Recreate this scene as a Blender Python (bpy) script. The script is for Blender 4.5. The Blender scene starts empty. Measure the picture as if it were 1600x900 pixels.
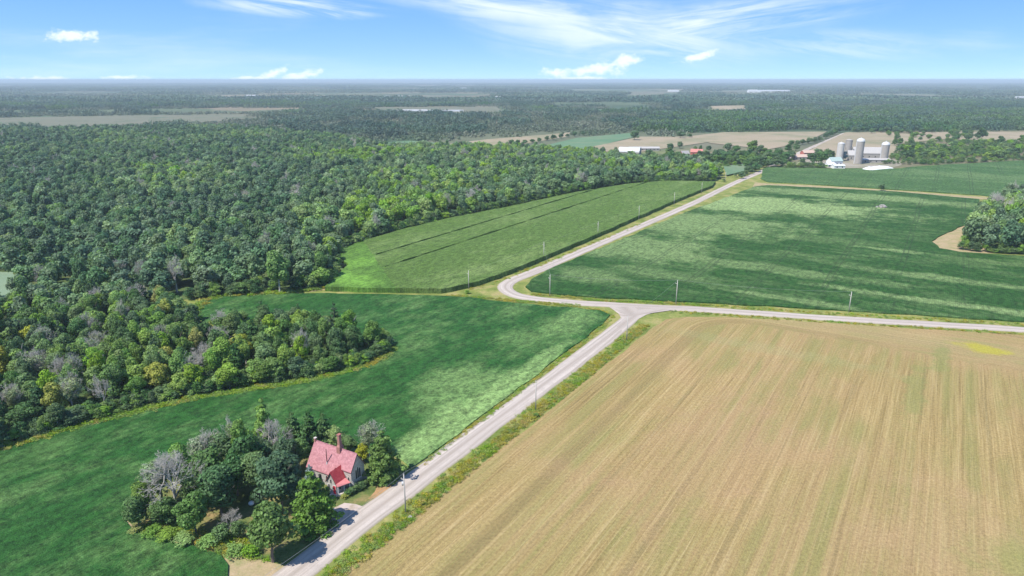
import bpy, bmesh, math, random
import numpy as np
from mathutils import Vector, Matrix, noise as mnoise

SC = bpy.context.scene
COL = SC.collection
random.seed(7); RNG = np.random.default_rng(7)

# ------------------------------------------------------------------ camera, light, exposure
CAM_H = 90.0
FPX = 1067.0
PITCH = math.atan(325.5 / FPX)
cd = bpy.data.cameras.new('camera'); cam = bpy.data.objects.new('camera', cd); COL.objects.link(cam)
cd.sensor_width = 36.0; cd.lens = FPX / 1600 * 36.0
cd.clip_start = 0.5; cd.clip_end = 200000
cam.location = (0, 0, CAM_H); cam.rotation_euler = (math.pi / 2 - PITCH, 0, 0)
SC.camera = cam

SUN_EL = 56.0
SUN_DIR = Vector((-0.82, -0.57, 0)).normalized()            # horizontal direction towards the sun
sun_az = math.atan2(SUN_DIR.x, SUN_DIR.y)
sl = bpy.data.lights.new('sun', 'SUN'); sl.energy = 5.0; sl.angle = math.radians(0.6); sl.color = (1.0, 0.955, 0.88)
so = bpy.data.objects.new('sun', sl); COL.objects.link(so)
d = Vector((SUN_DIR.x * math.cos(math.radians(SUN_EL)), SUN_DIR.y * math.cos(math.radians(SUN_EL)), math.sin(math.radians(SUN_EL))))
so.rotation_euler = d.to_track_quat('Z', 'Y').to_euler()
so.location = (0, -50, 300)
SC.view_settings.view_transform = 'Standard'; SC.view_settings.look = 'None'
SC.view_settings.exposure = 0.42; SC.view_settings.gamma = 1.0
SKY_STRENGTH = 0.135
HAZE_DENSITY = 1.0e-4

# ------------------------------------------------------------------ picture geometry -> ground
cp_, sp_ = math.cos(PITCH), math.sin(PITCH)
def ray(px, py):
    x = (px - 800) / FPX; y = -(py - 450) / FPX
    return (x, cp_ + y * sp_, -sp_ + y * cp_)
def G(px, py, z=0.0):
    r = ray(px, py); t = (z - CAM_H) / r[2]
    return (r[0] * t, r[1] * t)
def GP(pts, z=0.0): return [G(a, b, z) for a, b in pts]

# ------------------------------------------------------------------ node helper
class NT:
    def __init__(s, tree): s.t = tree; s.t.nodes.clear()
    def n(s, typ, props=None, **ins):
        nd = s.t.nodes.new(typ)
        for k, v in (props or {}).items(): setattr(nd, k, v)
        for k, v in ins.items():
            key = int(k[1:]) if (k[0] == 'i' and k[1:].isdigit()) else k.replace('_', ' ')
            s.set(nd, key, v)
        return nd
    def set(s, nd, key, v):
        if key is None: return
        sock = nd.inputs[key]
        if isinstance(v, bpy.types.NodeSocket): s.t.links.new(v, sock)
        else:
            if isinstance(v, (tuple, list)) and len(v) == 3 and sock.type == 'RGBA': v = (*v, 1)
            sock.default_value = v
    def m(s, op, a, b=0.0, c=0.0, clamp=False):
        return s.n('ShaderNodeMath', {'operation': op, 'use_clamp': clamp}, i0=a, i1=b, i2=c).outputs[0]
    def vm(s, op, a, b=(0, 0, 0)):
        nd = s.n('ShaderNodeVectorMath', {'operation': op}, i0=a, i1=b)
        return nd.outputs['Value'] if op in ('LENGTH', 'DOT_PRODUCT', 'DISTANCE') else nd.outputs[0]
    def noise(s, vec, scale, detail=3, rough=0.55, out=0, dist=0.0):
        return s.n('ShaderNodeTexNoise', None, Vector=vec, Scale=scale, Detail=detail, Roughness=rough, Distortion=dist).outputs[out]
    def mix(s, f, a, b, blend='MIX'):
        nd = s.n('ShaderNodeMix', {'data_type': 'RGBA', 'blend_type': blend})
        s.set(nd, 0, f); s.set(nd, 6, a); s.set(nd, 7, b); return nd.outputs[2]
    def ss(s, v, a, b):                                     # smoothstep a..b -> 0..1
        return s.n('ShaderNodeMapRange', {'interpolation_type': 'SMOOTHSTEP'}, i0=v, i1=a, i2=b, i3=0.0, i4=1.0).outputs[0]
    def ramp(s, f, stops):
        nd = s.t.nodes.new('ShaderNodeValToRGB'); s.t.links.new(f, nd.inputs[0])
        e = nd.color_ramp.elements
        while len(e) < len(stops): e.new(0.5)
        for i, (p, c) in enumerate(stops): e[i].position = p; e[i].color = (*c, 1) if len(c) == 3 else c
        return nd.outputs[0]
    def pos(s): return s.n('ShaderNodeNewGeometry').outputs['Position']
    def sep(s, v): return s.n('ShaderNodeSeparateXYZ', None, i0=v).outputs
    def comb(s, x, y, z=0.0): return s.n('ShaderNodeCombineXYZ', None, i0=x, i1=y, i2=z).outputs[0]

MATS = {}
def material(name, rough=0.8, spec=0.3):
    m = bpy.data.materials.new(name); m.use_nodes = True; MATS[name] = m
    t = NT(m.node_tree)
    out = t.n('ShaderNodeOutputMaterial'); b = t.n('ShaderNodeBsdfPrincipled', None, Roughness=rough)
    b.inputs['Specular IOR Level'].default_value = spec
    t.t.links.new(b.outputs[0], out.inputs[0]); t.b = b; t.out = out; t.mat = m
    return t
def bump(t, h, dist=0.2, strength=0.6):
    t.set(t.b, 'Normal', t.n('ShaderNodeBump', None, Height=h, Distance=dist, Strength=strength).outputs[0])
def simple(name, col, rough=0.7, spec=0.3, var=0.12, scale=2.0, metallic=0.0):
    t = material(name, rough, spec); o = t.n('ShaderNodeTexCoord').outputs['Object']
    n = t.noise(o, scale, 4)
    t.set(t.b, 'Base Color', t.mix(n, tuple(c * (1 - var) for c in col), tuple(min(1, c * (1 + var)) for c in col)))
    t.b.inputs['Metallic'].default_value = metallic
    return t.mat

# survey grid: rows and roads run 32 degrees east of the view axis
GA = math.radians(32.0)
E1 = (math.sin(GA), math.cos(GA)); E2 = (math.cos(GA), -math.sin(GA))
def ab(x, y): return (x * E1[0] + y * E1[1], x * E2[0] + y * E2[1])
def rowvec(t):
    p = t.sep(t.pos())
    a = t.m('ADD', t.m('MULTIPLY', p[0], E1[0]), t.m('MULTIPLY', p[1], E1[1]))
    b = t.m('ADD', t.m('MULTIPLY', p[0], E2[0]), t.m('MULTIPLY', p[1], E2[1]))
    return a, b
def blob(t, px, py, ra, rb, wob, amp=1.9):                            # soft ellipse on the ground round a place, axes along/across the rows
    """1 inside the patch, 0 outside; edge broken by the noise wob"""
    x, y = G(px, py); a0, b0 = ab(x, y)
    a, b = t.rowab
    u = t.m('DIVIDE', t.m('SUBTRACT', a, a0), ra); v = t.m('DIVIDE', t.m('SUBTRACT', b, b0), rb)
    r = t.m('SQRT', t.m('ADD', t.m('MULTIPLY', u, u), t.m('MULTIPLY', v, v)))
    r = t.m('ADD', r, t.m('MULTIPLY', t.m('SUBTRACT', wob, 0.5), amp * 1.6))
    return t.m('SUBTRACT', 1.0, t.ss(r, 0.45, 1.3))

# ------------------------------------------------------------------ world
def make_world():
    w = bpy.data.worlds.new('World'); SC.world = w; w.use_nodes = True
    t = NT(w.node_tree)
    out = t.n('ShaderNodeOutputWorld'); bg = t.n('ShaderNodeBackground', None, Strength=SKY_STRENGTH)
    t.t.links.new(bg.outputs[0], out.inputs[0])
    D = t.n('ShaderNodeTexCoord').outputs['Generated']
    s = t.sep(D)
    # a clear summer sky: the pale band at the horizon is thin, so the height is stretched
    z2 = t.m('MULTIPLY', t.m('MAXIMUM', s[2], 0.0), 3.6)
    v = t.vm('NORMALIZE', t.comb(s[0], s[1], t.m('ADD', z2, 0.07)))
    sky = t.n('ShaderNodeTexSky', {'sky_type': 'NISHITA', 'sun_disc': False, 'sun_elevation': math.radians(SUN_EL),
              'sun_rotation': sun_az, 'altitude': 0, 'air_density': 1.0, 'dust_density': 0.35, 'ozone_density': 2.2}, Vector=v).outputs[0]
    hs = t.n('ShaderNodeHueSaturation', None, Saturation=1.15, Value=1.55, Color=sky).outputs[0]
    # pale band at the horizon
    el = t.m('MAXIMUM', s[2], 0.0)
    gr = t.ramp(t.m('POWER', el, 0.5), [(0.0, (0.395, 0.60, 0.79)), (0.14, (0.30, 0.51, 0.77)), (0.24, (0.222, 0.435, 0.75)), (0.32, (0.165, 0.37, 0.72)), (0.6, (0.10, 0.24, 0.56)), (1.0, (0.07, 0.17, 0.42))])
    gr = t.vm('MULTIPLY', gr, (7.9, 7.9, 8.1))
    hs = t.mix(0.85, hs, gr)
    # clouds, drawn over direction: X across, Z up
    X = t.m('DIVIDE', s[0], t.m('MAXIMUM', s[1], 0.05)); Z = t.m('DIVIDE', s[2], t.m('MAXIMUM', s[1], 0.05))
    front = t.ss(s[1], 0.05, 0.3)
    def xz(px, py):
        r = ray(px, py); return r[0] / r[1], r[2] / r[1]
    def ell(px, py, rx, ry, ang=0.0, soft=(0.4, 1.0), wob=None, wamp=0.0):
        x0, z0 = xz(px, py); dx = t.m('SUBTRACT', X, x0); dz = t.m('SUBTRACT', Z, z0)
        c, s_ = math.cos(ang), math.sin(ang)
        u = t.m('DIVIDE', t.m('ADD', t.m('MULTIPLY', dx, c), t.m('MULTIPLY', dz, s_)), rx / FPX)
        w_ = t.m('DIVIDE', t.m('SUBTRACT', t.m('MULTIPLY', dz, c), t.m('MULTIPLY', dx, s_)), ry / FPX)
        r = t.m('SQRT', t.m('ADD', t.m('MULTIPLY', u, u), t.m('MULTIPLY', w_, w_)))
        if wob is not None: r = t.m('ADD', r, t.m('MULTIPLY', t.m('SUBTRACT', wob, 0.5), wamp))
        return t.m('SUBTRACT', 1.0, t.ss(r, *soft))
    base = t.comb(X, Z)
    # streaks of cirrus: noise stretched along a line falling to the right
    def streak(ang, sx, sz, seed, det=6):
        c, s_ = math.cos(ang), math.sin(ang)
        u = t.m('ADD', t.m('MULTIPLY', X, c), t.m('MULTIPLY', Z, s_)); w_ = t.m('SUBTRACT', t.m('MULTIPLY', Z, c), t.m('MULTIPLY', X, s_))
        return t.noise(t.comb(t.m('MULTIPLY', u, sx), t.m('MULTIPLY', w_, sz), seed), 1.0, det, 0.62, dist=0.6)
    wobc = t.noise(base, 9.0, 4)
    s1 = streak(-0.14, 5, 46, 1.3); s2 = streak(0.16, 5, 60, 4.1)
    c1 = t.m('MULTIPLY', ell(810, 14, 270, 30, -0.16, (0.0, 1.35), wobc, 0.9), t.ss(s1, 0.28, 0.62))
    c2 = t.m('MULTIPLY', ell(960, 48, 230, 48, -0.1, (0.0, 1.35), wobc, 1.0), t.ss(s1, 0.3, 0.7))
    c3 = t.m('MULTIPLY', ell(1120, 34, 230, 34, 0.12, (0.0, 1.35), wobc, 0.8), t.ss(s2, 0.28, 0.66))
    c4 = t.m('MULTIPLY', ell(460, 11, 150, 15, -0.05, (0.2, 1.2), wobc, 0.8), t.ss(s1, 0.36, 0.6))
    c5 = t.m('MULTIPLY', ell(1290, 68, 260, 24, -0.03, (0.1, 1.3), wobc, 0.8), t.m('MULTIPLY', t.ss(s1, 0.36, 0.7), 0.5))
    veil = t.m('MULTIPLY', t.ss(t.noise(t.comb(t.m('MULTIPLY', X, 1.8), t.m('MULTIPLY', Z, 15.0)), 1.0, 6, 0.6), 0.48, 0.8), 0.35)
    cir = c1
    for c in (c2, c3, c4, c5): cir = t.m('MAXIMUM', cir, c)
    cir = t.m('MAXIMUM', t.m('MULTIPLY', cir, 0.78), veil)
    # small heaped clouds low over the horizon
    puff = t.noise(t.comb(t.m('MULTIPLY', X, 1.0), t.m('MULTIPLY', Z, 1.5)), 62.0, 6, 0.62)
    cu = None
    for (px, py, rx, ry, an) in ((975, 98, 26, 12, 0.5), (945, 106, 34, 9, 0.12), (915, 111, 34, 7, 0.1), (870, 114, 24, 6, -0.1), (910, 123, 46, 4, 0),
                                 (1095, 88, 34, 6, 0.2), (470, 119, 30, 7, 0.2), (425, 116, 24, 6, 0.35), (395, 122, 34, 3, 0), (195, 121, 32, 4, 0),
                                 (110, 57, 40, 9, 0), (70, 123, 40, 4, 0)):
        e = ell(px, py, rx, ry, an, (0.1, 1.35), puff, 3.2); cu = e if cu is None else t.m('MAXIMUM', cu, e)
    # the same kind of cloud all round, thin, where the camera does not look
    az = t.noise(t.vm('MULTIPLY', D, (3, 3, 14)), 1.0, 6, 0.6)
    away = t.m('MULTIPLY', t.m('MULTIPLY', t.ss(az, 0.52, 0.8), 0.5), t.m('SUBTRACT', 1.0, front))
    cloud = t.m('MAXIMUM', t.m('MULTIPLY', t.m('MAXIMUM', cir, t.m('MULTIPLY', cu, 0.88)), front), away, clamp=True)
    col = t.mix(cloud, hs, (6.0, 6.5, 6.75))
    t.set(bg, 'Color', col)   # cloud tops stay just under white
make_world()

# ------------------------------------------------------------------ object helpers
def tag(o, label=None, cat=None, group=None, kind=None):
    if label: o['label'] = label
    if cat: o['category'] = cat
    if group: o['group'] = group
    if kind: o['kind'] = kind
    return o
def link(name, data, parent=None, loc=None):
    o = bpy.data.objects.new(name, data); COL.objects.link(o)
    if parent is not None: o.parent = parent
    if loc is not None: o.location = loc
    return o
def empty(name, loc=(0, 0, 0), rz=0.0):
    o = bpy.data.objects.new(name, None); COL.objects.link(o); o.location = loc; o.rotation_euler.z = rz
    o.empty_display_size = 0.5
    return o
def np_mesh(name, V, F4=None, F3=None, mats=(), smooth=False, attr=None):
    """fast mesh from numpy arrays; attr = per-face float -> 'tone'"""
    me = bpy.data.meshes.new(name)
    V = np.asarray(V, dtype=np.float32).reshape(-1, 3)
    loops = []; starts = []; tot = 0
    if F4 is not None and len(F4):
        F4 = np.asarray(F4, dtype=np.int32); loops.append(F4.ravel()); starts.append(np.arange(len(F4), dtype=np.int32) * 4); tot = len(F4) * 4
    if F3 is not None and len(F3):
        F3 = np.asarray(F3, dtype=np.int32); loops.append(F3.ravel()); starts.append(tot + np.arange(len(F3), dtype=np.int32) * 3)
    L = np.concatenate(loops); S = np.concatenate(starts)
    me.vertices.add(len(V)); me.vertices.foreach_set('co', V.ravel())
    me.loops.add(len(L)); me.loops.foreach_set('vertex_index', L)
    me.polygons.add(len(S)); me.polygons.foreach_set('loop_start', S)
    if smooth: me.polygons.foreach_set('use_smooth', np.ones(len(S), dtype=bool))
    if attr is not None:
        a = me.attributes.new('tone', 'FLOAT', 'FACE'); a.data.foreach_set('value', np.asarray(attr, dtype=np.float32))
    me.update(calc_edges=True)
    for m in mats: me.materials.append(m)
    return me
class MB:
    """collects faces of ONE part"""
    def __init__(s): s.v = []; s.f = []; s.mi = []
    def face(s, pts, m=0):
        i = len(s.v); s.v += [tuple(p) for p in pts]; s.f.append(tuple(range(i, i + len(pts)))); s.mi.append(m)
    def box(s, x0, x1, y0, y1, z0, z1, m=0):
        i = len(s.v)
        s.v += [(x0, y0, z0), (x1, y0, z0), (x1, y1, z0), (x0, y1, z0), (x0, y0, z1), (x1, y0, z1), (x1, y1, z1), (x0, y1, z1)]
        for q in ((0, 3, 2, 1), (4, 5, 6, 7), (0, 1, 5, 4), (1, 2, 6, 5), (2, 3, 7, 6), (3, 0, 4, 7)): s.f.append(tuple(i + k for k in q)); s.mi.append(m)
    def tube(s, p0, p1, r0, r1, n=8, m=0, cap=True):
        p0, p1 = Vector(p0), Vector(p1); w = (p1 - p0).normalized(); a = w.orthogonal().normalized(); b = w.cross(a)
        i = len(s.v)
        for p, r in ((p0, r0), (p1, r1)):
            for k in range(n):
                t = 2 * math.pi * k / n; s.v.append(tuple(p + a * (r * math.cos(t)) + b * (r * math.sin(t))))
        for k in range(n):
            s.f.append((i + k, i + (k + 1) % n, i + n + (k + 1) % n, i + n + k)); s.mi.append(m)
        if cap:
            s.f.append(tuple(i + k for k in range(n))[::-1]); s.f.append(tuple(i + n + k for k in range(n))); s.mi += [m, m]
    def lathe(s, c, prof, n=20, m=0):
        i = len(s.v)
        for r, z in prof:
            for k in range(n):
                t = 2 * math.pi * k / n; s.v.append((c[0] + r * math.cos(t), c[1] + r * math.sin(t), c[2] + z))
        for j in range(len(prof) - 1):
            for k in range(n):
                s.f.append((i + j * n + k, i + j * n + (k + 1) % n, i + (j + 1) * n + (k + 1) % n, i + (j + 1) * n + k)); s.mi.append(m)
    def prism(s, pts, off, m=0):                            # polygon swept by an offset vector
        n = len(pts); i = len(s.v); o = Vector(off)
        s.v += [tuple(p) for p in pts] + [tuple(Vector(p) + o) for p in pts]
        s.f.append(tuple(i + k for k in range(n))); s.f.append(tuple(i + n + k for k in range(n))[::-1]); s.mi += [m, m]
        for k in range(n): s.f.append((i + k, i + n + k, i + n + (k + 1) % n, i + (k + 1) % n)); s.mi.append(m)
    def mesh(s, name, *mats, smooth=False):
        me = bpy.data.meshes.new(name); me.from_pydata(s.v, [], s.f)
        for m in mats: me.materials.append(m)
        if len(mats) > 1: me.polygons.foreach_set('material_index', s.mi)
        if smooth: me.polygons.foreach_set('use_smooth', [True] * len(s.f))
        bm = bmesh.new(); bm.from_mesh(me); bmesh.ops.recalc_face_normals(bm, faces=bm.faces); bm.to_mesh(me); bm.free()
        me.update(); return me
    def build(s, name, mats, parent=None, smooth=False, loc=None):
        if not isinstance(mats, (list, tuple)): mats = [mats]
        return link(name, s.mesh(name, *mats, smooth=smooth), parent, loc)

def sheet(name, poly, z, mat, kind='structure', skirt=0.0, sub=0, jit=0.0, label=None, cat=None):
    """a ground sheet (or a crop block when skirt > 0) from a world-space outline"""
    pts = []
    n = len(poly)
    for i in range(n):                                       # break long edges and roughen them
        a, b = Vector(poly[i]), Vector(poly[(i + 1) % n]); L = (b - a).length
        step = max(4.0, 0.012 * (a.length + b.length) * 0.5); k = max(1, int(L / step)) if jit > 0 else 1
        for q in range(k):
            p = a.lerp(b, q / k)
            if jit > 0 and q > 0:
                nn = Vector((-(b - a).y, (b - a).x)).normalized(); p += nn * (mnoise.noise(Vector((p.x * 0.09, p.y * 0.09, 3.0))) * jit * 1.6 + random.uniform(-jit, jit) * 0.35)
            pts.append(p)
    bm = bmesh.new(); vs = [bm.verts.new((p.x, p.y, z)) for p in pts]
    f = bm.faces.new(vs)
    if f.normal.z < 0: f.normal_flip()
    if skirt:
        for i in range(len(vs)):
            a, b = vs[i], vs[(i + 1) % len(vs)]
            c = bm.verts.new((b.co.x, b.co.y, z - skirt)); e = bm.verts.new((a.co.x, a.co.y, z - skirt)); bm.faces.new((a, b, c, e))
    bmesh.ops.triangulate(bm, faces=[f_ for f_ in bm.faces if len(f_.verts) > 4])
    me = bpy.data.meshes.new(name); bm.to_mesh(me); bm.free(); me.materials.append(mat)
    o = link(name, me); tag(o, label, cat, None, kind); return o

def clip(poly, p, nrm):                                      # keep the side of the line where (q-p).n >= 0
    out = []
    n = len(poly)
    for i in range(n):
        a, b = poly[i], poly[(i + 1) % n]
        da = (a[0] - p[0]) * nrm[0] + (a[1] - p[1]) * nrm[1]; db = (b[0] - p[0]) * nrm[0] + (b[1] - p[1]) * nrm[1]
        if da >= 0: out.append(a)
        if (da >= 0) != (db >= 0):
            t = da / (da - db); out.append((a[0] + (b[0] - a[0]) * t, a[1] + (b[1] - a[1]) * t))
    return out

def inside(P, poly):
    x, y = P[:, 0], P[:, 1]; r = np.zeros(len(P), dtype=bool); n = len(poly); j = n - 1
    for i in range(n):
        xi, yi = poly[i]; xj, yj = poly[j]
        c = ((yi > y) != (yj > y)) & (x < (xj - xi) * (y - yi) / (yj - yi + 1e-12) + xi); r ^= c; j = i
    return r
def edge_dist(P, poly):
    P = np.asarray(P); best = np.full(len(P), 1e9); n = len(poly)
    for i in range(n):
        a = np.array(poly[i]); b = np.array(poly[(i + 1) % n]); ab_ = b - a
        t = np.clip(((P - a) @ ab_) / (ab_ @ ab_ + 1e-9), 0, 1); q = a + t[:, None] * ab_
        best = np.minimum(best, np.hypot(*(P - q).T))
    return best
def in_view(P, margin=60, near=60):
    """ground points that fall in or just beside the photograph's frame"""
    dd = P[:, 1] * cp_ + CAM_H * sp_; u = P[:, 1] * sp_ - CAM_H * cp_
    px = 800 + FPX * P[:, 0] / np.maximum(dd, 1); py = 450 - FPX * u / np.maximum(dd, 1)
    return (dd > near) & (px > -margin * 3) & (px < 1600 + margin * 3) & (py < 900 + margin * 3)
def scatter(poly, sp, jit=0.42, rng=RNG):
    xs = [p[0] for p in poly]; ys = [p[1] for p in poly]
    gx, gy = np.meshgrid(np.arange(min(xs), max(xs), sp), np.arange(min(ys), max(ys), sp * 0.87))
    gx = gx + (np.arange(gx.shape[0]) % 2)[:, None] * sp / 2
    P = np.stack([gx.ravel(), gy.ravel()], 1) + rng.uniform(-jit, jit, (gx.size, 2)) * sp
    return P[inside(P, poly)]

# ------------------------------------------------------------------ ground materials
def crop_material(name, dark, pale, patches, tram=True, seed=0.0, veg=0.5, tone=None, along=(0.35, 1.0)):
    t = material(name, 0.85, 0.15); a, b = t.rowab = rowvec(t); p = t.pos()
    rv = t.comb(t.m('MULTIPLY', a, along[0]), t.m('MULTIPLY', b, along[1]), seed)           # streaks along the rows
    big = t.noise(rv, 0.035, 5, 0.6); mid = t.noise(t.comb(t.m('MULTIPLY', a, along[0] * 1.6), t.m('MULTIPLY', b, along[1]), seed), 0.16, 5, 0.65)
    wob = t.noise(t.comb(t.m('MULTIPLY', a, min(1.0, along[0] * 1.6)), t.m('MULTIPLY', b, min(1.0, along[1] * 2.0)), seed + 5), 0.055, 8, 0.74)
    mask = t.m('MULTIPLY', t.ss(t.m('ADD', t.m('MULTIPLY', big, 0.6), t.m('MULTIPLY', mid, 0.4)), 0.42, 0.75), veg)
    for (px, py, ra, rb, amt) in patches:
        k = t.m('MULTIPLY', blob(t, px, py, ra, rb, wob), amt); mask = t.m('MAXIMUM', mask, k)
    fine = t.noise(p, 0.9, 5, 0.75); fine2 = t.noise(p, 3.0, 3, 0.7)
    mask = t.m('ADD', mask, t.m('MULTIPLY', t.m('SUBTRACT', mid, 0.5), 0.55), clamp=True)
    mask = t.m('MULTIPLY', t.m('ADD', mask, 0.015), t.m('ADD', 0.55, t.m('MULTIPLY', fine, 0.9)), clamp=True)
    c = t.mix(mask, dark, pale)
    if tone: c = t.mix(t.ss(t.noise(p, 0.008, 3), 0.4, 0.65), c, t.mix(0.6, c, tone))
    med = t.noise(t.comb(t.m('MULTIPLY', a, 0.45), b, 2.2), 0.45, 4, 0.7)
    g = t.m('ADD', 0.10, t.m('ADD', t.m('MULTIPLY', t.ss(fine, 0.3, 0.7), 0.75), t.m('ADD', t.m('MULTIPLY', t.ss(fine2, 0.3, 0.7), 0.40), t.m('MULTIPLY', t.ss(med, 0.3, 0.7), 0.65))))
    rows = t.m('ADD', 0.93, t.m('MULTIPLY', t.m('SINE', t.m('MULTIPLY', b, 2 * math.pi / 0.76)), 0.07))
    c = t.mix(1.0, c, t.comb(g, g, g), 'MULTIPLY')
    c = t.mix(1.0, c, t.comb(rows, rows, rows), 'MULTIPLY')
    if tram:                                                 # wheel tracks of the sprayer: bare soil shows
        wv = t.m('ADD', b, t.m('MULTIPLY', t.noise(t.comb(a, 0.0), 0.01, 2), 3.0))
        tr = None
        for off in (0.0, 2.2):
            q = t.m('ABSOLUTE', t.m('SUBTRACT', t.m('MODULO', t.m('ADD', wv, 4000.0 + off + seed * 7), 27.4), 13.7))
            k = t.m('SUBTRACT', 1.0, t.ss(q, 0.12, 0.55)); tr = k if tr is None else t.m('MAXIMUM', tr, k)
        tr = t.m('MULTIPLY', tr, t.ss(t.noise(t.comb(t.m('MULTIPLY', a, 0.3), b, 9.0), 0.05, 3), 0.34, 0.5))
        c = t.mix(t.m('MULTIPLY', tr, 0.5), c, (0.035, 0.05, 0.022))
    t.set(t.b, 'Base Color', c)
    bump(t, t.m('ADD', fine, t.m('MULTIPLY', fine2, 0.5)), 0.9, 0.8)
    return t.mat

SOY_D = (0.022, 0.095, 0.016); SOY_P = (0.17, 0.30, 0.09)
m_soyA = crop_material('soybean_leaves_near', SOY_D, (0.24, 0.37, 0.12),
    [(775, 625, 36, 9, 0.9), (705, 668, 22, 10, 0.9), (655, 696, 16, 8, 0.9), (735, 605, 16, 13, 0.55), (850, 560, 20, 3.5, 0.7), (880, 510, 18, 9, 0.5), (820, 530, 12, 12, 0.35), (900, 488, 20, 4, 0.5), (690, 640, 10, 10, 0.35),
     (820, 475, 24, 5, 0.3), (40, 720, 20, 8, 0.15)], False, 1.0, 0.42)
m_soyC = crop_material('soybean_leaves_right', (0.024, 0.085, 0.013), (0.29, 0.39, 0.15),
    [(1170, 318, 40, 100, 0.8), (1300, 305, 20, 120, 0.55), (1090, 350, 44, 60, 0.55), (1010, 390, 34, 44, 0.5), (1150, 413, 9, 80, 0.38), (1260, 372, 12, 50, 0.22), (1390, 392, 5, 20, 0.55), (1470, 436, 6, 45, 0.42), (1510, 480, 5, 58, 0.6), (1240, 470, 4, 38, 0.5), (930, 432, 14, 20, 0.35), (1560, 412, 7, 40, 0.3), (1040, 430, 9, 40, 0.3)],
    True, 3.0, 0.30, None, (0.8, 0.42))
m_soyD = crop_material('soybean_leaves_far', (0.055, 0.125, 0.032), (0.24, 0.33, 0.13), [(1530, 275, 30, 90, 0.3), (1380, 270, 20, 60, 0.2)], True, 6.0, 0.45, None, (1.0, 0.3))
m_corn = crop_material('corn_leaves', (0.095, 0.165, 0.032), (0.20, 0.275, 0.085), [(560, 415, 30, 12, 0.3)], False, 8.0, 0.75)
m_cornweed = crop_material('weedy_corn', (0.09, 0.18, 0.03), (0.17, 0.34, 0.05), [(545, 442, 12, 16, 1.0), (565, 415, 14, 10, 0.7)], False, 9.0, 0.75)

def ground_material():
    t = material('rough_grass', 0.9, 0.1); p = t.pos()
    n1 = t.noise(p, 0.11, 5, 0.65); n2 = t.noise(p, 1.1, 4, 0.7); n3 = t.noise(p, 0.0022, 4, 0.6); n4 = t.noise(p, 0.0009, 3)
    near = t.ramp(n1, [(0.3, (0.10, 0.145, 0.03)), (0.48, (0.19, 0.22, 0.055)), (0.62, (0.30, 0.27, 0.10)), (0.75, (0.34, 0.27, 0.13))])
    # far country: woods, pasture and tan fields
    cell = t.n('ShaderNodeTexVoronoi', {'feature': 'F1', 'distance': 'CHEBYCHEV'}, Vector=t.n('ShaderNodeVectorRotate', None, Vector=p, Angle=GA).outputs[0], Scale=0.0021).outputs['Color']
    cs = t.sep(cell)[0]
    far = t.ramp(cs, [(0.0, (0.05, 0.085, 0.045)), (0.3, (0.085, 0.13, 0.065)), (0.5, (0.12, 0.14, 0.08)), (0.7, (0.23, 0.185, 0.12)), (0.85, (0.17, 0.16, 0.105)), (1.0, (0.08, 0.12, 0.06))])
    far = t.mix(t.m('MULTIPLY', t.ss(n3, 0.45, 0.62), 0.7), far, (0.06, 0.09, 0.05))
    dist = t.sep(p)[1]
    c = t.mix(t.ss(dist, 750, 1000), near, far)
    g = t.m('ADD', 0.55, t.m('MULTIPLY', n2, 0.9)); c = t.mix(1.0, c, t.comb(g, g, g), 'MULTIPLY')
    t.set(t.b, 'Base Color', c); bump(t, n2, 0.35, 0.7); return t.mat
m_ground = ground_material()

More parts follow.
